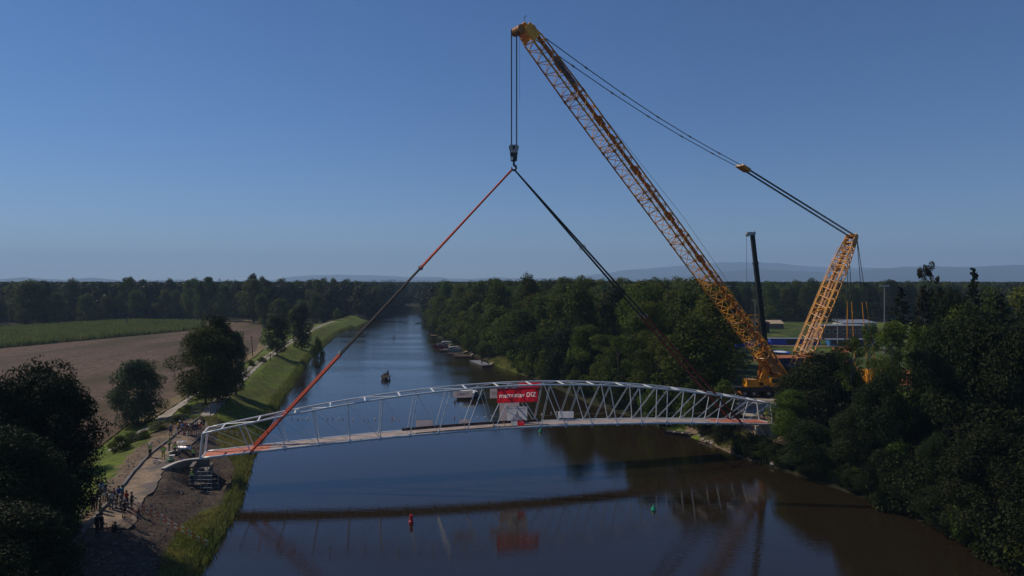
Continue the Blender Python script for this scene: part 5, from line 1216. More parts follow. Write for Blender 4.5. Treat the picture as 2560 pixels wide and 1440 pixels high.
POSES = {
 'stand': pose_meshes({}),
 'hips': pose_meshes({'ell': (-.36, .08, 1.2), 'hal': (-.2, -.06, 1.03), 'fil': (-.14, -.1, 1.0), 'elr': (.27, .0, 1.15), 'har': (.2, -.2, 1.05), 'fir': (.12, -.26, 1.08)}),
 'fold': pose_meshes({'ell': (-.27, -.04, 1.18), 'hal': (.0, -.2, 1.2), 'fil': (.07, -.2, 1.22), 'elr': (.27, -.04, 1.16), 'har': (.02, -.18, 1.14), 'fir': (-.06, -.19, 1.13), 'knl': (-.16, -.06, .5), 'anl': (-.2, .0, .09), 'tol': (-.24, -.17, .04)}),
 'photo': pose_meshes({'ell': (-.3, -.16, 1.32), 'hal': (-.1, -.3, 1.52), 'fil': (-.04, -.33, 1.58), 'elr': (.3, -.16, 1.3), 'har': (.1, -.3, 1.5), 'fir': (.04, -.33, 1.56)}),
 'walk': pose_meshes({'knl': (-.11, -.22, .52), 'anl': (-.11, -.3, .1), 'tol': (-.12, -.47, .05), 'knr': (.11, .05, .5), 'anr': (.11, .32, .12), 'tor': (.12, .2, .03), 'ell': (-.27, .12, 1.16), 'hal': (-.26, .1, .92), 'elr': (.27, -.1, 1.15), 'har': (.22, -.26, .98), 'fir': (.2, -.32, .92)}),
 'sit': pose_meshes({'pel': (0, .05, .35), 'chest': (0, .02, .70), 'neck': (0, -.03, .87), 'head': (0, -.06, 1.0), 'top': (0, -.05, 1.1), 'shl': (-.19, 0, .82), 'shr': (.19, 0, .82), 'ell': (-.26, -.1, .58), 'elr': (.26, -.1, .58), 'hal': (-.14, -.3, .52), 'har': (.14, -.3, .52), 'fil': (-.1, -.36, .48), 'fir': (.1, -.36, .48), 'hpl': (-.11, 0, .33), 'hpr': (.11, 0, .33), 'knl': (-.15, -.42, .42), 'knr': (.15, -.42, .42), 'anl': (-.14, -.5, .06), 'anr': (.14, -.5, .06), 'tol': (-.15, -.66, .03), 'tor': (.15, -.66, .03)}),
 'bend': pose_meshes({'chest': (0, -.26, 1.15), 'neck': (0, -.42, 1.2), 'head': (0, -.53, 1.22), 'top': (0, -.62, 1.22), 'shl': (-.19, -.34, 1.17), 'shr': (.19, -.34, 1.17), 'ell': (-.22, -.42, .9), 'elr': (.22, -.42, .9), 'hal': (-.15, -.5, .68), 'har': (.15, -.5, .68), 'fil': (-.13, -.54, .6), 'fir': (.13, -.54, .6)}),
 'lean': pose_meshes({'har': (.2, -.42, .98), 'elr': (.26, -.18, 1.14), 'fir': (.18, -.5, .96), 'hal': (-.2, -.36, .99), 'ell': (-.26, -.14, 1.14), 'fil': (-.18, -.44, .97)}),
}
CL = {}
def cm(name, c, rough=.8):
    if name not in CL: CL[name] = mk(name, c, tuple(x * .75 for x in c), rough, scale=8)
    return CL[name]
COLS = {'black': (.012, .012, .014), 'navy': (.012, .018, .05), 'grey': (.16, .16, .17), 'white': (.6, .6, .6), 'red': (.45, .02, .03), 'blue': (.02, .07, .35), 'teal': (.02, .30, .28), 'light blue': (.22, .38, .62),
        'dark red': (.16, .02, .03), 'brown': (.10, .055, .035), 'yellow': (.5, .35, .03), 'orange': (.55, .13, .03), 'khaki': (.18, .15, .09), 'pale': (.40, .36, .30), 'green': (.04, .12, .04), 'purple': (.12, .05, .16), 'denim': (.04, .06, .12)}
SK = [cm('skin_tone', (.42, .24, .16)), cm('tanned_skin', (.30, .165, .10))]
HV = mk('hi_vis_fabric', (.50, .80, .02), (.42, .72, .02), .7, scale=5); HB = mk('reflective_band', (.6, .6, .58), None, .35)
def person(x, y, rz, pose, shirt, legs, shorts, label, head='hair', hcol='brown', vest=False, z=None, group=None, scale=1.0):
    z = hz(x, y) + .1 if z is None else z
    o = empty('person', (x, y, z), label, 'person', group, rz); o.scale = (scale,) * 3; P_ = POSES[pose]
    def lk(nm, mesh, mat):
        q = bpy.data.objects.new(nm, mesh); col.objects.link(q); q.parent = o
        if len(mesh.materials) == 0: mesh.materials.append(mat)
        q.material_slots[0].link = 'OBJECT'; q.material_slots[0].material = mat; return q
    lk('body', P_['body'], random.choice(SK)); lk('shirt', P_['shirt'], cm(shirt + '_cloth', COLS[shirt])); lk('shoes', P_['shoes'], cm('black_cloth', COLS['black']))
    lk('shorts' if shorts else 'trousers', P_['shorts' if shorts else 'trousers'], cm(legs + '_cloth', COLS[legs]))
    if head == 'helmet': lk('helmet', P_['helmet'], cm(hcol + '_helmet', COLS[hcol], .35))
    elif head == 'cap': lk('cap', P_['helmet'], cm(hcol + '_cloth', COLS[hcol]))
    else: lk('hair', P_['hair'], cm(hcol + '_hair', {'brown': (.05, .03, .02), 'black': (.012, .01, .01), 'fair': (.35, .25, .13), 'grey': (.35, .34, .33)}.get(hcol, (.05, .03, .02))))
    if vest:
        lk('safety_vest', P_['safety_vest'], HV)
        if pose not in ('bend', 'sit'):
            m = MB(); 
            for zz in (1.05, 1.2): m.loft([[(.205 * math.cos(a), .15 * math.sin(a) + .01, zz + dz_) for a in np.linspace(0, 6.283, 14, endpoint=False)] for dz_ in (0, .05)], caps=False)
            me_ = bpy.data.meshes.new('reflective_band'); me_.from_pydata(m.v, [], m.f); q = link('reflective_band', me_, HB, o)
    return o
AW = math.pi       # facing +y, away from the camera, towards the lift
def pp(px, y, **kw): p = gp(px, y, 3); return p.x, p.y
# near crowd below the kerb, watching the lift
crowd = [
 (233, 1282, 'stand', 'black', 'black', False, 'man in black standing leftmost of the near crowd', 'hair', 'black'),
 (245, 1276, 'fold', 'navy', 'black', False, 'person in dark clothes beside the leftmost man of the near crowd', 'hair', 'brown'),
 (254, 1248, 'stand', 'light blue', 'grey', True, 'person in light blue shirt at the back left of the near crowd', 'hair', 'brown'),
 (261, 1258, 'hips', 'grey', 'white', True, 'person in grey shirt and white shorts in the near crowd', 'hair', 'black'),
 (272, 1270, 'stand', 'navy', 'black', True, 'person in navy shirt at the left centre of the near crowd', 'hair', 'brown'),
 (278, 1276, 'stand', 'white', 'grey', False, 'man in white shirt and grey trousers in the near crowd', 'hair', 'brown'),
 (285, 1264, 'fold', 'dark red', 'black', True, 'person with fair hair and dark red shirt in the near crowd', 'hair', 'fair'),
 (290, 1272, 'stand', 'pale', 'pale', True, 'small child in pale clothes in the middle of the near crowd', 'hair', 'fair'),
 (297, 1262, 'hips', 'blue', 'navy', True, 'person in bright blue shirt in the near crowd', 'hair', 'black'),
 (305, 1260, 'stand', 'teal', 'grey', True, 'person in turquoise shirt at the back of the near crowd', 'hair', 'black'),
 (303, 1276, 'stand', 'grey', 'grey', False, 'person in grey top and trousers in front of the turquoise shirt', 'hair', 'black'),
 (316, 1272, 'fold', 'red', 'black', True, 'man in bright red shirt at the right of the near crowd', 'hair', 'brown'),
 (329, 1276, 'lean', 'black', 'black', True, 'person in black vest and shorts rightmost in the near crowd', 'hair', 'brown'),
 (310, 1298, 'lean', 'black', 'black', True, 'man in grey cap and dark clothes holding a bicycle', 'cap', 'grey'),
 (264, 1238, 'lean', 'green', 'black', False, 'man in yellow safety vest at the back of the near crowd', 'hair', 'brown'),
 (250, 1286, 'stand', 'khaki', 'khaki', False, 'person in brown clothes at the front left of the near crowd', 'hair', 'brown'),
]
for i, (px, y, po, sh_, lg, shs, lab, hd_, hc) in enumerate(crowd):
    x, y_ = pp(px, y); person(x, y_, AW + random.uniform(-.9, .1), po, sh_, lg, shs, lab, hd_, hc, vest='safety vest' in lab, group='spectators in the near crowd', scale=.7 if 'child' in lab else random.uniform(.96, 1.06))
for px, y, po, sh_, lab in ((243, 1338, 'stand', 'black', 'person in black standing in the tree shade below the near crowd'), (254, 1336, 'stand', 'navy', 'person in navy shirt in the tree shade below the near crowd'), (287, 1340, 'sit', 'black', 'person in black sitting at the edge of the tree shade')):
    x, y_ = pp(px, y); person(x, y_, AW - .4, po, sh_, 'black', False, lab)
# far crowd behind the barrier
cols_ = ['grey', 'yellow', 'dark red', 'blue', 'navy', 'dark red', 'dark red', 'grey', 'white', 'navy', 'dark red', 'black', 'purple', 'dark red', 'navy', 'red']
far_c = [(427, 1092, 'grey', 'leftmost, beside the concrete kerb', 'hair', 'grey'), (446, 1086, 'yellow', 'left end behind the barrier', 'hair', 'brown'), (450, 1083, 'dark red', 'wearing a white helmet', 'helmet', 'white'), (456, 1087, 'light blue', 'between white and orange helmets', 'hair', 'brown'),
 (462, 1088, 'navy', 'wearing an orange helmet', 'helmet', 'orange'), (468, 1091, 'dark red', 'right of the orange helmet', 'hair', 'brown'), (474, 1090, 'white', 'centre of the row', 'hair', 'fair'), (479, 1092, 'black', 'centre right of the row', 'hair', 'black'), (483, 1090, 'purple', 'left of the grey helmet', 'hair', 'brown'),
 (489, 1090, 'navy', 'wearing a grey helmet', 'helmet', 'grey'), (494, 1090, 'brown', 'right of the grey helmet', 'hair', 'black'), (501, 1091, 'red', 'near the bridge end', 'hair', 'brown'), (505, 1067, 'dark red', 'standing further up the path', 'hair', 'black'), (509, 1076, 'navy', 'rightmost, by the bridge portal', 'hair', 'brown')]
for px, y, sh_, lab, hd_, hc in far_c:
    x, y_ = pp(px, y); person(x, y_, random.uniform(-.4, .5) - .2, random.choice(['stand', 'fold', 'lean', 'hips', 'photo']), sh_, random.choice(['black', 'denim', 'khaki', 'navy']), random.random() < .6, 'spectator in %s shirt behind the barrier, %s' % (sh_, lab), hd_, hc, group='spectators behind the far barrier', scale=random.uniform(.95, 1.05))
# workers
W_ = [(375, 1146, 'fold', 'black', 'white', 'worker in yellow vest and white helmet at the kerb', 'helmet', 1.2), (408, 1151, 'hips', 'yellow', 'red', 'worker in yellow vest and red helmet standing apart on the road', 'helmet', .6), (423, 1130, 'lean', 'khaki', 'yellow', 'worker in yellow vest highest up the road', 'helmet', 1.8), (437, 1142, 'walk', 'brown', 'red', 'worker in yellow vest and red helmet beside the silver roll', 'helmet', 1.5), (484, 1157, 'stand', 'navy', 'brown', 'worker in bright green vest standing at the bridge end', 'cap', AW)]
for px, y, po, lg, hc, lab, hd_, rz in W_:
    x, y_ = pp(px, y); person(x, y_, rz, po, 'khaki', lg, False, lab, hd_, hc, vest=True, scale=1.04)
x, y_ = -38.3, 81.2; person(-37.35, 80.3, AW, 'stand', 'navy', 'navy', False, 'worker in yellow vest and helmet below the bridge end on the scaffold', 'helmet', 'yellow', vest=True, z=1.35, scale=1.04)
for k, (px, lab, po) in enumerate(((1896, 'worker in yellow vest behind the right bridge portal', 'stand'), (1910, 'worker in yellow jacket bending at the right bridge end', 'bend'), (1933, 'worker in yellow vest at the right end of the deck', 'stand'), (1964, 'worker in yellow vest framed by leaves right of the bridge', 'stand'))):
    D = 106.5 + k; x = (px - 1280) / FPX * D; person(x, D, random.uniform(0, 6), po, 'yellow', 'navy', False, lab, 'helmet', 'yellow' if k else 'white', vest=True, z=3.4)

# bicycle
def bicycle(p, rz, label, group=None):
    o = empty('bicycle', p, label, 'bicycle', group, rz)
    for x in (-.52, .52):
        m = MB(); pts = [(x + .34 * math.cos(a), 0, .34 + .34 * math.sin(a)) for a in np.linspace(0, 2 * math.pi, 25)]; m.poly(pts, .022, 5); w_ = m.build('wheel', M['black'], o, local=True)
        m = MB()
        for a in np.linspace(0, 2 * math.pi, 10, endpoint=False): m.tube((x, 0, .34), (x + .33 * math.cos(a), 0, .34 + .33 * math.sin(a)), .004, 3)
        m.build('spokes', M['grey'], w_, local=True)
    m = MB(); B = {'r': (-.52, 0, .34), 'b': (-.08, 0, .3), 's': (-.2, 0, .78), 'h': (.36, 0, .8), 'f': (.52, 0, .34)}
    for a, b_ in (('r', 'b'), ('r', 's'), ('b', 's'), ('s', 'h'), ('b', 'h'), ('h', 'f')): m.tube(B[a], B[b_], .02, 6)
    m.tube(B['s'], (-.24, 0, .93), .014, 5); m.tube(B['h'], (.33, 0, .98), .014, 5); m.build('frame', M['red'], o, local=True)
    m = MB(); m.box((-.25, 0, .95), (.26, .14, .06)); m.build('saddle', M['black'], o, local=True)
    m = MB(); m.tube((.33, -.28, .99), (.33, .28, .99), .016, 6); m.build('handlebar', M['black'], o, local=True); return o
p = gp(322, 1300, 3); bicycle((p.x + .35, p.y, p.z + .1), .35, 'bicycle held by the man in the grey cap')
p = gp(272, 1338, 3); bicycle((p.x, p.y, p.z + .1), .9, 'bicycle in the shade next to the sitting person')
for k, (px, y) in enumerate(((589, 965), (598, 962))):
    p = gp(px, y, 3); bicycle((p.x, p.y, p.z + .1), 1.3, ('left' if k == 0 else 'right') + ' one of two bicycles on the levee path')
    person(p.x, p.y + .05, 1.3 - math.pi / 2 + AW, 'sit', 'navy' if k else 'black', 'black', True, ('left' if k == 0 else 'right') + ' one of two cyclists on the levee path', z=p.z + .62)

# ------------------------------------------------------------ building site at the left bridge end
M['concrete_dark'] = mk('shaded_grey_concrete', (.12, .11, .10), (.18, .165, .15), .9, scale=1.2)  # dark kerb grey; on wing wall and abutment it paints in the shade
def wall_curve():
    pts = [Vector((-41.0, 78.6)), Vector((-40.75, 80.3)), Vector((-40.7, 81.6)), Vector((-40.6, 82.8)), Vector((-40.2, 83.9)), Vector((-39.4, 84.6)), Vector((-38.4, 84.9)), Vector((-37.4, 84.9))]
    pts = pts[1:]
    sm = []
    for i in range(len(pts) - 1):
        for k in range(4): sm.append(pts[i].lerp(pts[i + 1], k / 4))
    sm.append(pts[-1])
    for _ in range(3): sm = [sm[0]] + [(sm[i - 1] + sm[i] * 2 + sm[i + 1]) / 4 for i in range(1, len(sm) - 1)] + [sm[-1]]
    o = empty('wing_wall', (sm[8].x, sm[8].y, .5), 'curved concrete wing wall beside the left bridge end', 'wall')
    m = MB(); rings = []; cap = []
    for i, p in enumerate(sm):
        t = (sm[min(i + 1, len(sm) - 1)] - sm[max(i - 1, 0)]).normalized(); n = Vector((-t.y, t.x)); zt_ = 3.16
        a, b_ = p + n * .17, p - n * .17; rings.append([(a.x, a.y, .2), (b_.x, b_.y, .2), (b_.x, b_.y, zt_), (a.x, a.y, zt_)])
        a, b_ = p + n * .24, p - n * .24; cap.append([(a.x, a.y, zt_ + .002), (b_.x, b_.y, zt_ + .002), (b_.x, b_.y, zt_ + .12), (a.x, a.y, zt_ + .12)])
    m.loft(rings); m.build('wall_face', M['concrete_dark'], o); m = MB(); m.loft(cap); m.build('coping', mk('pale_concrete', (.42, .39, .34), (.5, .47, .42), .85, scale=2), o)
wall_curve()
o = empty('bridge_abutment', (-37.8, 84.2, .3), 'concrete abutment with bearing shelf under the left bridge end', 'abutment')
m = MB(); m.box((-37.7, 84.1, 1.2), (1.5, 4.2, 2.3), math.atan2(U.y, U.x)); m.build('bearing_shelf', M['concrete_dark'], o)
m = MB(); m.box((-38.75, 84.0, 1.5), (.4, 4.2, 3.0), math.atan2(U.y, U.x)); m.build('back_wall', M['concrete_dark'], o)
for d in (-1.5, 1.5): m = MB(); m.box((-37.6 - d * .24, 84.1 + d, 2.5), (.5, .5, .32), math.atan2(U.y, U.x)); m.build('bearing_block', M['steel_dark'], o)
o = empty('bridge_abutment', (38.5, 103.4, 2), 'concrete abutment with timber braces under the right bridge end', 'abutment')
m = MB(); m.box((38.6, 103.6, 2.2), (1.6, 4.6, 3.0), math.atan2(U.y, U.x)); m.build('bearing_shelf', M['concrete'], o)
m = MB(); m.box((36.5, 101.4, 3.1), (.9, .5, 1.3), .3); m.build('timber_packing', M['wood_light'], o)
for k in range(3): MB().tube((34.6 + k * .9, 100.9, 3.5), (35.5 + k * .9, 101.2, 2.4), .07, 6).build('white_brace', M['white'], o)
for k in range(5): MB().beam((34 + k * .35, 100.2, hz(34.5, 100.5) + .12 + .02 * k), (36.6, 99.6 + k * .3, hz(36, 100) + .2), .3, .05).build('plank', M['wood_light'], o)
# scaffold below the left end
o = empty('scaffold', (-36.3, 81.6, .3), 'grey scaffold stair tower beneath the left bridge end', 'scaffold')
xs_, ys_ = (-37.6, -35.0), (80.2, 82.0); z0 = .1
for x in (-37.6, -36.3, -35.0):
    for y in ys_: MB().tube((x, y, z0), (x, y, 3.0 if x > -37 else 2.4), .035, 6).build('upright', M['grey'], o)
for zz in (.55, 1.0, 1.5, 1.95, 2.4):
    for y in ys_: MB().tube((-37.7, y, zz), (-34.9, y, zz), .03, 5).build('ledger', M['grey'], o)
for x in (-37.35, -37.05, -36.75, -36.45): m = MB(); m.box((x, 81.1, 1.32), (.27, 1.7, .05)); m.build('platform_board', M['wood_dark'], o)
MB().tube((-37.6, 80.15, .2), (-36.3, 80.15, 2.3), .03, 5).build('brace', M['grey'], o); MB().tube((-36.3, 80.15, .2), (-35.0, 80.15, 2.3), .03, 5).build('brace', M['grey'], o)

# concrete kerb beam: separate lengths
line = []
kp = [Vector((p.x, p.y)) for p in KERB]
for a, b_ in zip(kp[:-1], kp[1:]):
    n = max(1, round((b_ - a).length / 2.0))
    for k in range(n): line.append(a.lerp(b_, k / n))
line.append(kp[-1])
o = empty('concrete_kerb', (line[8].x, line[8].y, 3), 'long straight concrete kerb along the left side of the construction road', 'kerb')
for a, b_ in zip(line[:-1], line[1:]):
    d = (b_ - a).normalized() * .02; za, zb_ = hz(a.x, a.y), hz(b_.x, b_.y); m = MB(); m.beam((a.x + d.x, a.y + d.y, za + .1), (b_.x - d.x, b_.y - d.y, zb_ + .1), .24, .42); m.build('kerb_stone', M['concrete_dark'], o)
# silver roll and equipment
p = gp(462, 1137, 3); q = Vector((p.x, p.y, p.z + .42)); dx = Vector((.95, -.25, 0))
o = empty('silver_roll', q, 'long silver wrapped roll lying at the left bridge end', 'roll')
m = MB(); m.poly([q - dx * 1.1 + Vector((0, 0, .05)), q - dx * .5, q + dx * .2 + Vector((0, 0, .03)), q + dx * 1.0], [.26, .34, .32, .30], 12); m.build('foil_wrap', M['silver'], o, True)
m = MB()
for k in (-.7, -.1, .55): m.poly([q + dx * k + Vector((0, .34 * math.cos(a), .34 * math.sin(a))) for a in np.linspace(0, 6.28, 12)], .025, 5)
m.build('strap', M['steel_dark'], o)
stuffs = [(437, 1158, 'wooden pallet piled with small timber', 'pallet'), (456, 1154, 'blue folded tarpaulin beside the wing wall', 'tarpaulin'), (430, 1138, 'pale green box beside the walking worker', 'box'), (430, 1148, 'second pale box in front of the walking worker', 'box'), (425, 1157, 'low heap of boards at the road edge', 'boards'), (391, 1159, 'coil of grey hose on the road', 'hose'), (452, 1108, 'white sheet lying on the upper road', 'sheet'), (440, 1142, 'dark generator next to the silver roll', 'generator')]
def heap(p, n, s, mats, name, o):
    r_ = random.Random(int(p.x * 100))
    for k in range(n):
        m = MB(); m.box(p + Vector((r_.uniform(-s, s), r_.uniform(-s, s) * .5, .08 + k * .05)), (r_.uniform(.3, 1.2), .14, .05), r_.uniform(-.8, .8)); m.build(name, mats[k % len(mats)], o)
for px, y, lab, cat in stuffs:
    p = gp(px, y, 3) + Vector((0, 0, .1)); o = empty({'box': 'equipment_box', 'boards': 'board_heap', 'sheet': 'white_sheet'}.get(cat, cat), p, lab, cat)
    if cat == 'pallet':
        for k in range(5): m = MB(); m.box(p + Vector((0, -.4 + k * .2, .13)), (1.2, .12, .03)); m.build('slat', M['wood'], o)
        for k in (-1, 0, 1): m = MB(); m.box(p + Vector((k * .5, 0, .06)), (.1, 1.0, .11)); m.build('bearer', M['wood'], o)
        heap(p + Vector((0, 0, .12)), 6, .4, [M['wood_light'], M['wood']], 'board', o)
    elif cat == 'boards': heap(p, 8, .5, [M['wood_light'], M['green_paint'], M['wood']], 'board', o)
    elif cat == 'hose':
        m = MB(); m.poly([p + Vector(((.25 + .015 * a) * math.cos(a), (.2 + .015 * a) * math.sin(a), .06 + .01 * a)) for a in np.linspace(0, 18, 60)], .035, 5); m.build('coil', M['grey'], o)
    elif cat in ('tarpaulin', 'sheet'):
        m = MB(); mt = M['blue'] if cat == 'tarpaulin' else M['white']; n = 6
        for j in range(n + 1):
            for i in range(n + 1): m.v.append((p.x - .5 + i / n * 1.1, p.y - .25 + j / n * .6, p.z + .05 + .14 * abs(math.sin(i * 1.9 + j)) * (1 if 0 < i < n and 0 < j < n else 0)))
        for j in range(n):
            for i in range(n): a = j * (n + 1) + i; m.f.append((a, a + 1, a + n + 2, a + n + 1))
        m.build('cloth', mt, o)
    elif cat == 'generator':
        m = MB(); m.box(p + Vector((0, 0, .35)), (.9, .5, .5)); m.build('body', M['steel_dark'], o); m = MB()
        for a in (-1, 1): m.tube(p + Vector((a * .48, -.28, 0)), p + Vector((a * .48, -.28, .7)), .025, 5); m.tube(p + Vector((a * .48, .28, 0)), p + Vector((a * .48, .28, .7)), .025, 5); m.tube(p + Vector((a * .48, -.28, .7)), p + Vector((a * .48, .28, .7)), .025, 5)
        m.build('frame', M['grey'], o)
    else:
        m = MB(); m.box(p + Vector((0, 0, .18)), (.6, .4, .36), .3); m.build('box_body', M['green_paint'] if '1138' == str(y) else M['concrete'], o); m = MB(); m.box(p + Vector((0, 0, .39)), (.64, .44, .05), .3); m.build('lid', M['white'], o)
# rocks strewn on the dirt and along the right waterline
def rock(x, y, s, label, group, mat):
    r_ = random.Random(int(x * 37 + y * 91)); z = max(hz(x, y), -.05); m = MB(); rr = []
    for i in range(5):
        a = math.pi * (i + .1) / 4.2 - math.pi / 2; rr.append([(x + s * math.cos(a) * math.cos(t) * r_.uniform(.7, 1.2), y + s * math.cos(a) * math.sin(t) * r_.uniform(.6, 1), z + s * .6 * math.sin(a) + s * .2) for t in np.linspace(0, 6.283, 7, endpoint=False)])
    m.loft(rr); tag(m.build('rock', mat), label, 'rock', group)
M['rock'] = mk('rock', (.22, .19, .15), (.34, .30, .25), .9, scale=3)
r_ = random.Random(5)
for px, y in ((1752, 1098), (1760, 1103), (1768, 1107), (1776, 1109), (1782, 1112), (1915, 1157), (1921, 1160), (1927, 1163), (1933, 1167), (2232, 1262), (2240, 1264), (2252, 1268), (2262, 1272), (2270, 1275), (2278, 1278), (2286, 1284), (2300, 1292), (2310, 1300)):
    p = G(px, y - 2, .1); rock(p.x, p.y, r_.uniform(.25, .5), 'pale boulder at the right waterline', 'boulders along the right waterline', M['rock'])
# clods and stones scattered over the building site: nobody could count them
r2 = np.random.default_rng(55); Q = scatter([tuple(p) for p in DIRT], 9000, 56, lambda q: q[:, 1] > 50); m = MB()
hh = height_np(Q)
for (x, y), z in zip(Q[:2600], hh[:2600]):
    s_ = float(r2.uniform(.03, .13)) * (1.6 if r2.uniform() < .05 else 1); a = float(r2.uniform(0, 6.28)); ca, sa = math.cos(a) * s_, math.sin(a) * s_
    m.add([(x + ca, y + sa, z), (x - sa, y + ca * .8, z), (x - ca, y - sa * .9, z), (x + sa, y - ca, z), (x + ca * .2, y, z + s_ * .9)], [(0, 1, 4), (1, 2, 4), (2, 3, 4), (3, 0, 4)])
m.build('clods_and_stones', mk('clod', (.13, .10, .08), (.26, .21, .17), .95, scale=4))['kind'] = 'stuff'
# caution tape on posts
def tape(pts, label):
    pts = [gp(a, b_, 3) for a, b_ in pts]; o = empty('barrier_tape', pts[0], label, 'barrier tape'); 
    for p in pts: MB().tube(p, p + Vector((0, 0, 1.15)), .03, 6).build('post', M['wood_light'], o)
    for a, b_ in zip(pts[:-1], pts[1:]):
        n = max(4, int((b_ - a).length / .45))
        for hgt in (1.08, .72):
            for k in range(n):
                g = lambda f: a.lerp(b_, f) + Vector((0, 0, hgt - .18 * math.sin(math.pi * f)))
                MB().beam(g(k / n), g((k + 1) / n), .012, .085).build('tape_stripe', M['red'] if k % 2 else M['white'], o)
tape([(345, 1285), (400, 1312), (470, 1352), (520, 1385)], 'red and white barrier tape across the dirt slope right of the near crowd')
tape([(470, 1100), (510, 1092)], 'red and white barrier tape at the right of the far crowd')
tape([(438, 1096), (470, 1100)], 'red and white barrier tape in front of the far crowd')
tape([(215, 1292), (165, 1340), (120, 1385)], 'red and white barrier tape left of the kerb at the near crowd')
tape([(545, 1085), (620, 1105)], 'red and white barrier tape behind the left bridge end')
# wire fences
def wire_fence(pts, label, h=1.5, step=3.0):
    pts = [gp(a, b_, 2) for a, b_ in pts]; o = empty('wire_fence', pts[0], label, 'fence'); P_ = []
    for a, b_ in zip(pts[:-1], pts[1:]):
        n = max(1, round((b_ - a).length / step))
        for k in range(n): q = a.lerp(b_, k / n); P_.append(Vector((q.x, q.y, hz(q.x, q.y))))
    P_.append(pts[-1])
    for p in P_: MB().tube(p, p + Vector((0, 0, h)), .035, 6).build('post', M['wood_dark'], o)
    for zz in (.4, .8, 1.2, 1.45):
        m = MB()
        for a, b_ in zip(P_[:-1], P_[1:]): m.tube(a + Vector((0, 0, zz)), b_ + Vector((0, 0, zz)), .012, 4)
        m.build('wire', M['grey'], o)
wire_fence([(500, 1052), (437, 1060), (400, 1078), (362, 1098), (330, 1112)], 'wire fence between field road and construction site')
for px, yb, yt, lab in ((632, 893, 840, 'tall dark wooden pole beside the field road'), (676, 903, 884, 'thin post on the levee slope by the path'), (405, 797, 770, 'pale pole at the back of the cornfield')):
    p = gp(px, yb, 1.5); h = CAMZ - (yt - HY) / FPX * p.y - p.z; o = empty('wooden_pole', p, lab, 'pole'); MB().tube(p, p + Vector((-.4 if 'tall' in lab else 0, 0, h)), .13, 8, .1).build('pole', M['wood_dark'], o); MB().beam(p + Vector((-.9, 0, h - .4)), p + Vector((.2, 0, h - .4)), .08, .08).build('crossbar', M['wood_dark'], o)
# information board
p = gp(531, 1048, 3); o = empty('information_board', p, 'pale information board on legs beside the levee path', 'sign')
m = MB(); m.beam(p + Vector((-.22, -.3, 1.6)), p + Vector((.22, .9, 1.6)), .06, 1.5); m.build('board', M['grey'], o)
for a, b_ in ((-.22, -.3), (.22, .9)): MB().tube(p + Vector((a, b_, 0)), p + Vector((a, b_, 2.4)), .05, 6).build('post', M['wood'], o)
p = gp(486, 1045, 3); o = empty('mesh_fence_panel', p, 'grey mesh fence panel standing beside the levee path', 'fence')
m = MB()
for k in range(9): m.tube(p + Vector((-.5 + k * .15, k * .14, .1)), p + Vector((-.5 + k * .15, k * .14, 2.0)), .014, 4)
for zz in (.1, .6, 1.1, 1.6, 2.0): m.tube(p + Vector((-.5, 0, zz)), p + Vector((.7, 1.12, zz)), .02, 4)
m.build('mesh', M['grey'], o)

# ------------------------------------------------------------ boats, docks, buoys
def hull(L_, B_, H_, n=9, draft=.15, bow=1.0):
    """boat hull along +x, bow at +x"""
    rings = []
    for i in range(n + 1):
        f = i / n; w_ = B_ / 2 * (1 - max(0, (f - .45) / .55) ** 2.2 * .97) * (.9 + .1 * min(1, f * 4)); rise = .25 * H_ * max(0, f - .5) ** 2 * 4 * bow
        x = -L_ / 2 + f * L_; rings.append([(x, -w_, H_ + rise), (x, -w_ * .8, 0), (x, 0, -draft), (x, w_ * .8, 0), (x, w_, H_ + rise), (x, w_ * .86, H_ + rise), (x, w_ * .6, H_ * .3), (x, -w_ * .6, H_ * .3), (x, -w_ * .86, H_ + rise)])
    return rings
def boat(x, y, rz, label, L_, B_, H_, mat, cat='boat', canopy=None, cabin=False, seats=2, name='motorboat', engine=True):
    o = empty(name, (x, y, .02), label, cat, None, rz); m = MB(); m.loft(hull(L_, B_, H_)); m.build('hull', mat, o, local=True)
    for k in range(seats): m = MB(); m.box((-L_ * .25 + k * L_ * .25, 0, H_ * .7), (.3, B_ * .8, .06)); m.build('seat', M['wood_light'], o, local=True)
    if engine: m = MB(); m.box((-L_ / 2 - .15, 0, H_ + .2), (.35, .35, .5)); m.box((-L_ / 2 - .15, 0, .0), (.12, .12, .9)); m.build('outboard_motor', M['steel_dark'], o, local=True)
    if cabin:
        m = MB(); m.loft([[(-.2, -B_ * .4, H_), (L_ * .2, -B_ * .36, H_), (L_ * .2, B_ * .36, H_), (-.2, B_ * .4, H_)], [(-.1, -B_ * .36, H_ + .6), (L_ * .1, -B_ * .3, H_ + .6), (L_ * .1, B_ * .3, H_ + .6), (-.1, B_ * .36, H_ + .6)]]); m.build('windscreen', M['glass'], o, local=True)
    if canopy:
        m = MB(); rr = []
        for i in range(5):
            f = i / 4; zc = H_ + .75 + .25 * math.sin(math.pi * f); rr.append([(-L_ * .4 + f * L_ * .6, -B_ * .42, zc - .3), (-L_ * .4 + f * L_ * .6, -B_ * .25, zc), (-L_ * .4 + f * L_ * .6, B_ * .25, zc), (-L_ * .4 + f * L_ * .6, B_ * .42, zc - .3)])
        for i in range(4):
            for k in range(3): m.add([rr[i][k], rr[i + 1][k], rr[i + 1][k + 1], rr[i][k + 1]], [(0, 1, 2, 3)])
        m.build('canopy', canopy, o, local=True)
        m = MB()
        for f in (0, 4):
            for k in (0, 3): q = Vector(rr[f][k]); m.tube((q.x, q.y, H_), q, .02, 4)
        m.build('canopy_frame', M['grey'], o, local=True)
    return o
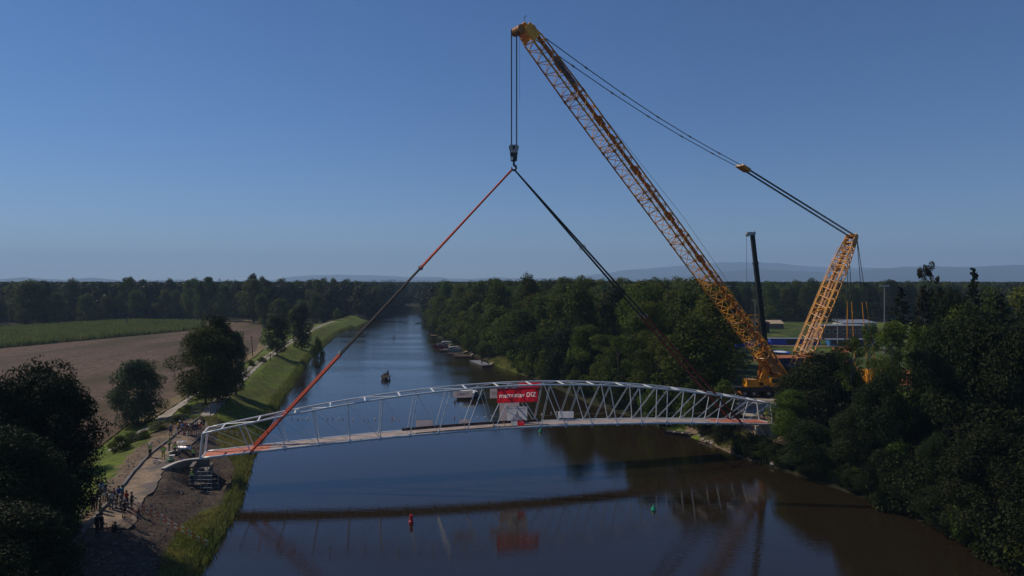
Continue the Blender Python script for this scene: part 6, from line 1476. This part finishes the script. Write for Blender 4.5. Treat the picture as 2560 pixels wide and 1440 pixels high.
p = G(964, 948); boat(p.x, p.y, -1.45, 'dark motorboat with passengers in the middle of the river', 6.2, 2.5, .75, M['steel_dark'], cabin=False, seats=3)
for k, (dx, dy, c, lab) in enumerate(((-.5, .6, 'dark red', 'passenger in dark red shirt seated at the left of the river boat'), (.1, 1.2, 'grey', 'passenger in grey shirt in the middle of the river boat'), (.6, .3, 'dark red', 'passenger in dark red shirt at the right of the river boat'), (-.1, -.3, 'brown', 'passenger in brown shirt nearest in the river boat'))): person(p.x + dx, p.y + dy, 0, 'sit', c, 'black', True, lab, z=.45)
person(p.x + .2, p.y + 2.0, .2, 'stand', 'black', 'black', False, 'helmsman in black standing in the river boat', z=.35)
o = empty('boat_roll_bar', (p.x, p.y + .8, .8), 'steel frame rising over the middle of the river boat', 'frame'); bpy.data.objects.remove(o)
m = MB()
for sx in (-.7, .5):
    m.tube((p.x + sx, p.y + 1.6, .7), (p.x + sx, p.y + 1.6, 2.5), .03, 5)
m.tube((p.x - .7, p.y + 1.6, 2.5), (p.x + .5, p.y + 1.6, 2.5), .03, 5)
bt = [b for b in bpy.data.objects if b.name.startswith('motorboat')][0]
fm = bpy.data.meshes.new('roll_bar'); mi = (Matrix.Translation(bt.location) @ Matrix.Rotation(bt.rotation_euler.z, 4, 'Z')).inverted(); fm.from_pydata([tuple(mi @ Vector(v)) for v in m.v], [], m.f); link('roll_bar', fm, M['grey'], bt)
for sx in (-1, 1): m = MB(); m.tube((-3.0 + 5.9, sx * .9, .15), (-3.0 + 5.9, sx * .9, .8), .16, 8); m.build('fender', M['white'], bt, local=True)
p = G(1178, 998); boat(p.x, p.y + 1, -.5, 'white motorboat with a pale cover behind the pale banner', 6.4, 2.3, .8, M['steel_dark'], canopy=M['white'], cabin=True)
person(p.x - 3.6, p.y + 1.5, .3, 'sit', 'black', 'black', False, 'person in black in the boat behind the pale banner', z=.4)
p = G(1705, 1088); boat(p.x, p.y, -.55, 'empty dark rowing boat moored by the right bank below the bridge', 5.6, 1.5, .45, M['steel_dark'], name='rowing_boat', engine=False, seats=3)
p = G(985, 845); o = empty('paddle_board', (p.x, p.y, .0), 'dark paddle board on the open river', 'paddle board'); m = MB(); m.loft([[(p.x + a, p.y - w_, .02), (p.x + a, p.y + w_, .02), (p.x + a, p.y + w_, .14), (p.x + a, p.y - w_, .14)] for a, w_ in ((-1.6, .05), (-1.1, .35), (0, .4), (1.1, .33), (1.6, .05))]); m.build('board', M['steel_dark'], o)
person(p.x, p.y, 1.2, 'lean', 'black', 'black', False, 'paddler standing on the dark board on the open river', z=.14)
o = empty('paddle', (p.x + .25, p.y - .4, .1), 'long paddle held by the standing paddler', 'paddle'); MB().tube((p.x + .3, p.y - .45, .0), (p.x + .15, p.y - .3, 1.5), .02, 5).build('shaft', M['black'], o); m = MB(); m.box((p.x + .31, p.y - .46, .05), (.2, .04, .4)); m.build('blade', M['black'], o)
p = G(1047, 809); boat(p.x, p.y, .2, 'tiny dark kayak near the right bank far up the river', 4, .8, .3, M['steel_dark'], cat='kayak', name='kayak', engine=False, seats=1); person(p.x, p.y, .3, 'sit', 'black', 'black', False, 'paddler sitting in the tiny far kayak', z=.15)
def dock(a, b_, w_, label, z=.42, n=None, piles=True, mat='wood', dog=True):
    a = Vector(a); b_ = Vector(b_); a.z = b_.z = z; d = (b_ - a); L_ = d.length; d.normalize(); n = n or max(4, int(L_ / .5)); o = empty('boat_dock', (a + b_) / 2, label, 'dock')
    for k in range(n): q = a + d * (L_ * (k + .5) / n); s_ = Vector((-d.y, d.x, 0)); MB().beam(q - s_ * w_ / 2, q + s_ * w_ / 2, L_ / n - .04, .07).build('plank', M[mat], o)
    m = MB(); s_ = Vector((-d.y, d.x, 0))
    for sg in (-1, 1): m.beam(a + s_ * sg * w_ * .45 - Vector((0, 0, .22)), b_ + s_ * sg * w_ * .45 - Vector((0, 0, .22)), .12, .34)
    m.build('frame', M['wood_dark'], o)
    if piles:
        for q in (a, b_):
            for sg in (-1, 1): MB().tube(q + s_ * sg * w_ * .5 - Vector((0, 0, 1.2)), q + s_ * sg * w_ * .5 + Vector((0, 0, .6)), .08, 6).build('pile', M['wood'], o)
    return o
def dp(px, y): q = G(px, y, .42); return Vector((q.x, q.y, .42))
dock(dp(1186, 901), dp(1218, 913), 3.2, 'wide plank dock with a person in red standing on it', mat='grey')
o = dock(dp(1220, 912), dp(1243, 902), .8, 'narrow gangway from the wide dock to the bank', piles=False, mat='wood_light')
p = dp(1213, 911); person(p.x - 1.0, p.y, 0, 'fold', 'red', 'black', False, 'person in red shirt standing on the wide dock', z=.46)
p = dp(1192, 899); person(p.x, p.y, 1, 'sit', 'red', 'red', True, 'person in red sitting at the far corner of the wide dock', z=.46)
dock(dp(1078, 838), dp(1094, 838), 2.0, 'pale small dock standing alone furthest up the right bank', mat='wood_light')
for k, (x0, x1, y, lab) in enumerate(((1137, 1180, 890, 'nearest long dock of the finger docks on the right bank'), (1133, 1170, 887, 'second nearest of the finger docks, with pale frame'), (1120, 1160, 883, 'middle finger dock behind the white boat'), (1100, 1122, 875, 'short finger dock beside the red boats'))):
    dock(dp(x0, y), dp(x1, y), 1.3, lab, mat='wood')
for k, (x0, y0, x1, y1, lab) in enumerate(((1158, 881, 1175, 876, 'gangway behind the middle finger dock'), (1120, 864, 1130, 861, 'gangway behind the red boats'), (1130, 868, 1150, 863, 'gangway between red and white boats'), (1176, 888, 1184, 884, 'short gangway at the nearest finger dock'))): dock(dp(x0, y0), dp(x1, y1), .8, lab, piles=False, mat='wood_light')
p = G(1098, 868); boat(p.x + .5, p.y, math.pi + .1, 'red motorboat with white bow, outermost of the moored boats', 5.0, 1.9, .7, M['boat_red'], cabin=True)
p = G(1108, 871); boat(p.x + 1.5, p.y, math.pi + .1, 'long red motorboat moored in front of the other red boat', 5.8, 2.0, .7, M['boat_red'], cabin=True)
p = G(1103, 863); boat(p.x + 1.5, p.y, math.pi, 'white motorboat with pale canopy behind the red boats', 6.5, 2.3, .7, M['boat_white'], canopy=M['grey'], cabin=True)
p = G(1130, 877); boat(p.x, p.y, math.pi + .1, 'white motorboat with grey cover beside the middle finger dock', 6.5, 2.3, .7, M['boat_white'], canopy=M['grey'], cabin=True)
# buoys
def cyl_buoy(px, y):
    p = G(px, y); o = empty('can_buoy', (p.x, p.y, 0), 'red can shaped buoy floating in the foreground', 'buoy'); m = MB(); m.poly([(p.x, p.y, -.1), (p.x, p.y, .22), (p.x, p.y, .28), (p.x, p.y, .3)], [.25, .25, .2, .18], 18); m.build('float', M['red'], o); m = MB(); m.poly([(p.x, p.y, .28), (p.x, p.y, .82), (p.x, p.y, .86)], [.165, .165, .145], 18); m.build('can', M['red'], o); MB().tube((p.x, p.y, .84), (p.x, p.y, .91), .08, 12).build('top_cap', M['red'], o)
cyl_buoy(1028, 1308)
def cone_buoy(px, y, s, label):
    p = G(px, y); o = empty('cone_buoy', (p.x, p.y, 0), label, 'buoy', 'green cone buoys'); m = MB(); m.poly([(p.x, p.y, -.1), (p.x, p.y, .14), (p.x, p.y, .17)], [.36 * s, .38 * s, .3 * s], 18); m.build('float', M['green_paint'], o); m = MB(); m.poly([(p.x, p.y, .16), (p.x, p.y, .8 * s), (p.x, p.y, .86 * s)], [.33 * s, .05, .02], 18); m.build('cone', M['green_paint'], o)
cone_buoy(1634, 1276, .72, 'green cone buoy in the right foreground of the river'); cone_buoy(1351, 1080, .78, 'green cone buoy just under the middle of the bridge')
for k, (px, y) in enumerate([(731, 1045), (746, 1047), (755, 1047), (768, 1047), (820, 1046), (833, 1046), (846, 1047), (858, 1048), (881, 1048), (909, 1048), (922, 1051), (937, 1048), (980, 1047), (985, 1048), (997, 1048), (1025, 1046), (1041, 1046), (1136, 1046), (1194, 1043), (1213, 1043), (1231, 1041), (1339, 1037), (1354, 1036), (1379, 1033), (1390, 1032), (1407, 1031)]):
    p = G(px, y + 1); o = empty('marker_float', (p.x, p.y, 0), 'small white bottle float of the line across the river', 'float', 'white floats in a line across the river')
    l = random.uniform(-.25, .25); m = MB(); m.poly([(p.x, p.y, -.02), (p.x + l * .5, p.y, .22), (p.x + l, p.y, .34)], [.10, .09, .03], 8); m.build('bottle', M['white'] if k not in (21, 12, 17) else M['sling_red'], o); MB().tube((p.x + l, p.y, .34), (p.x + l * 1.2, p.y, .42), .035, 6).build('cap', M['red'], o)
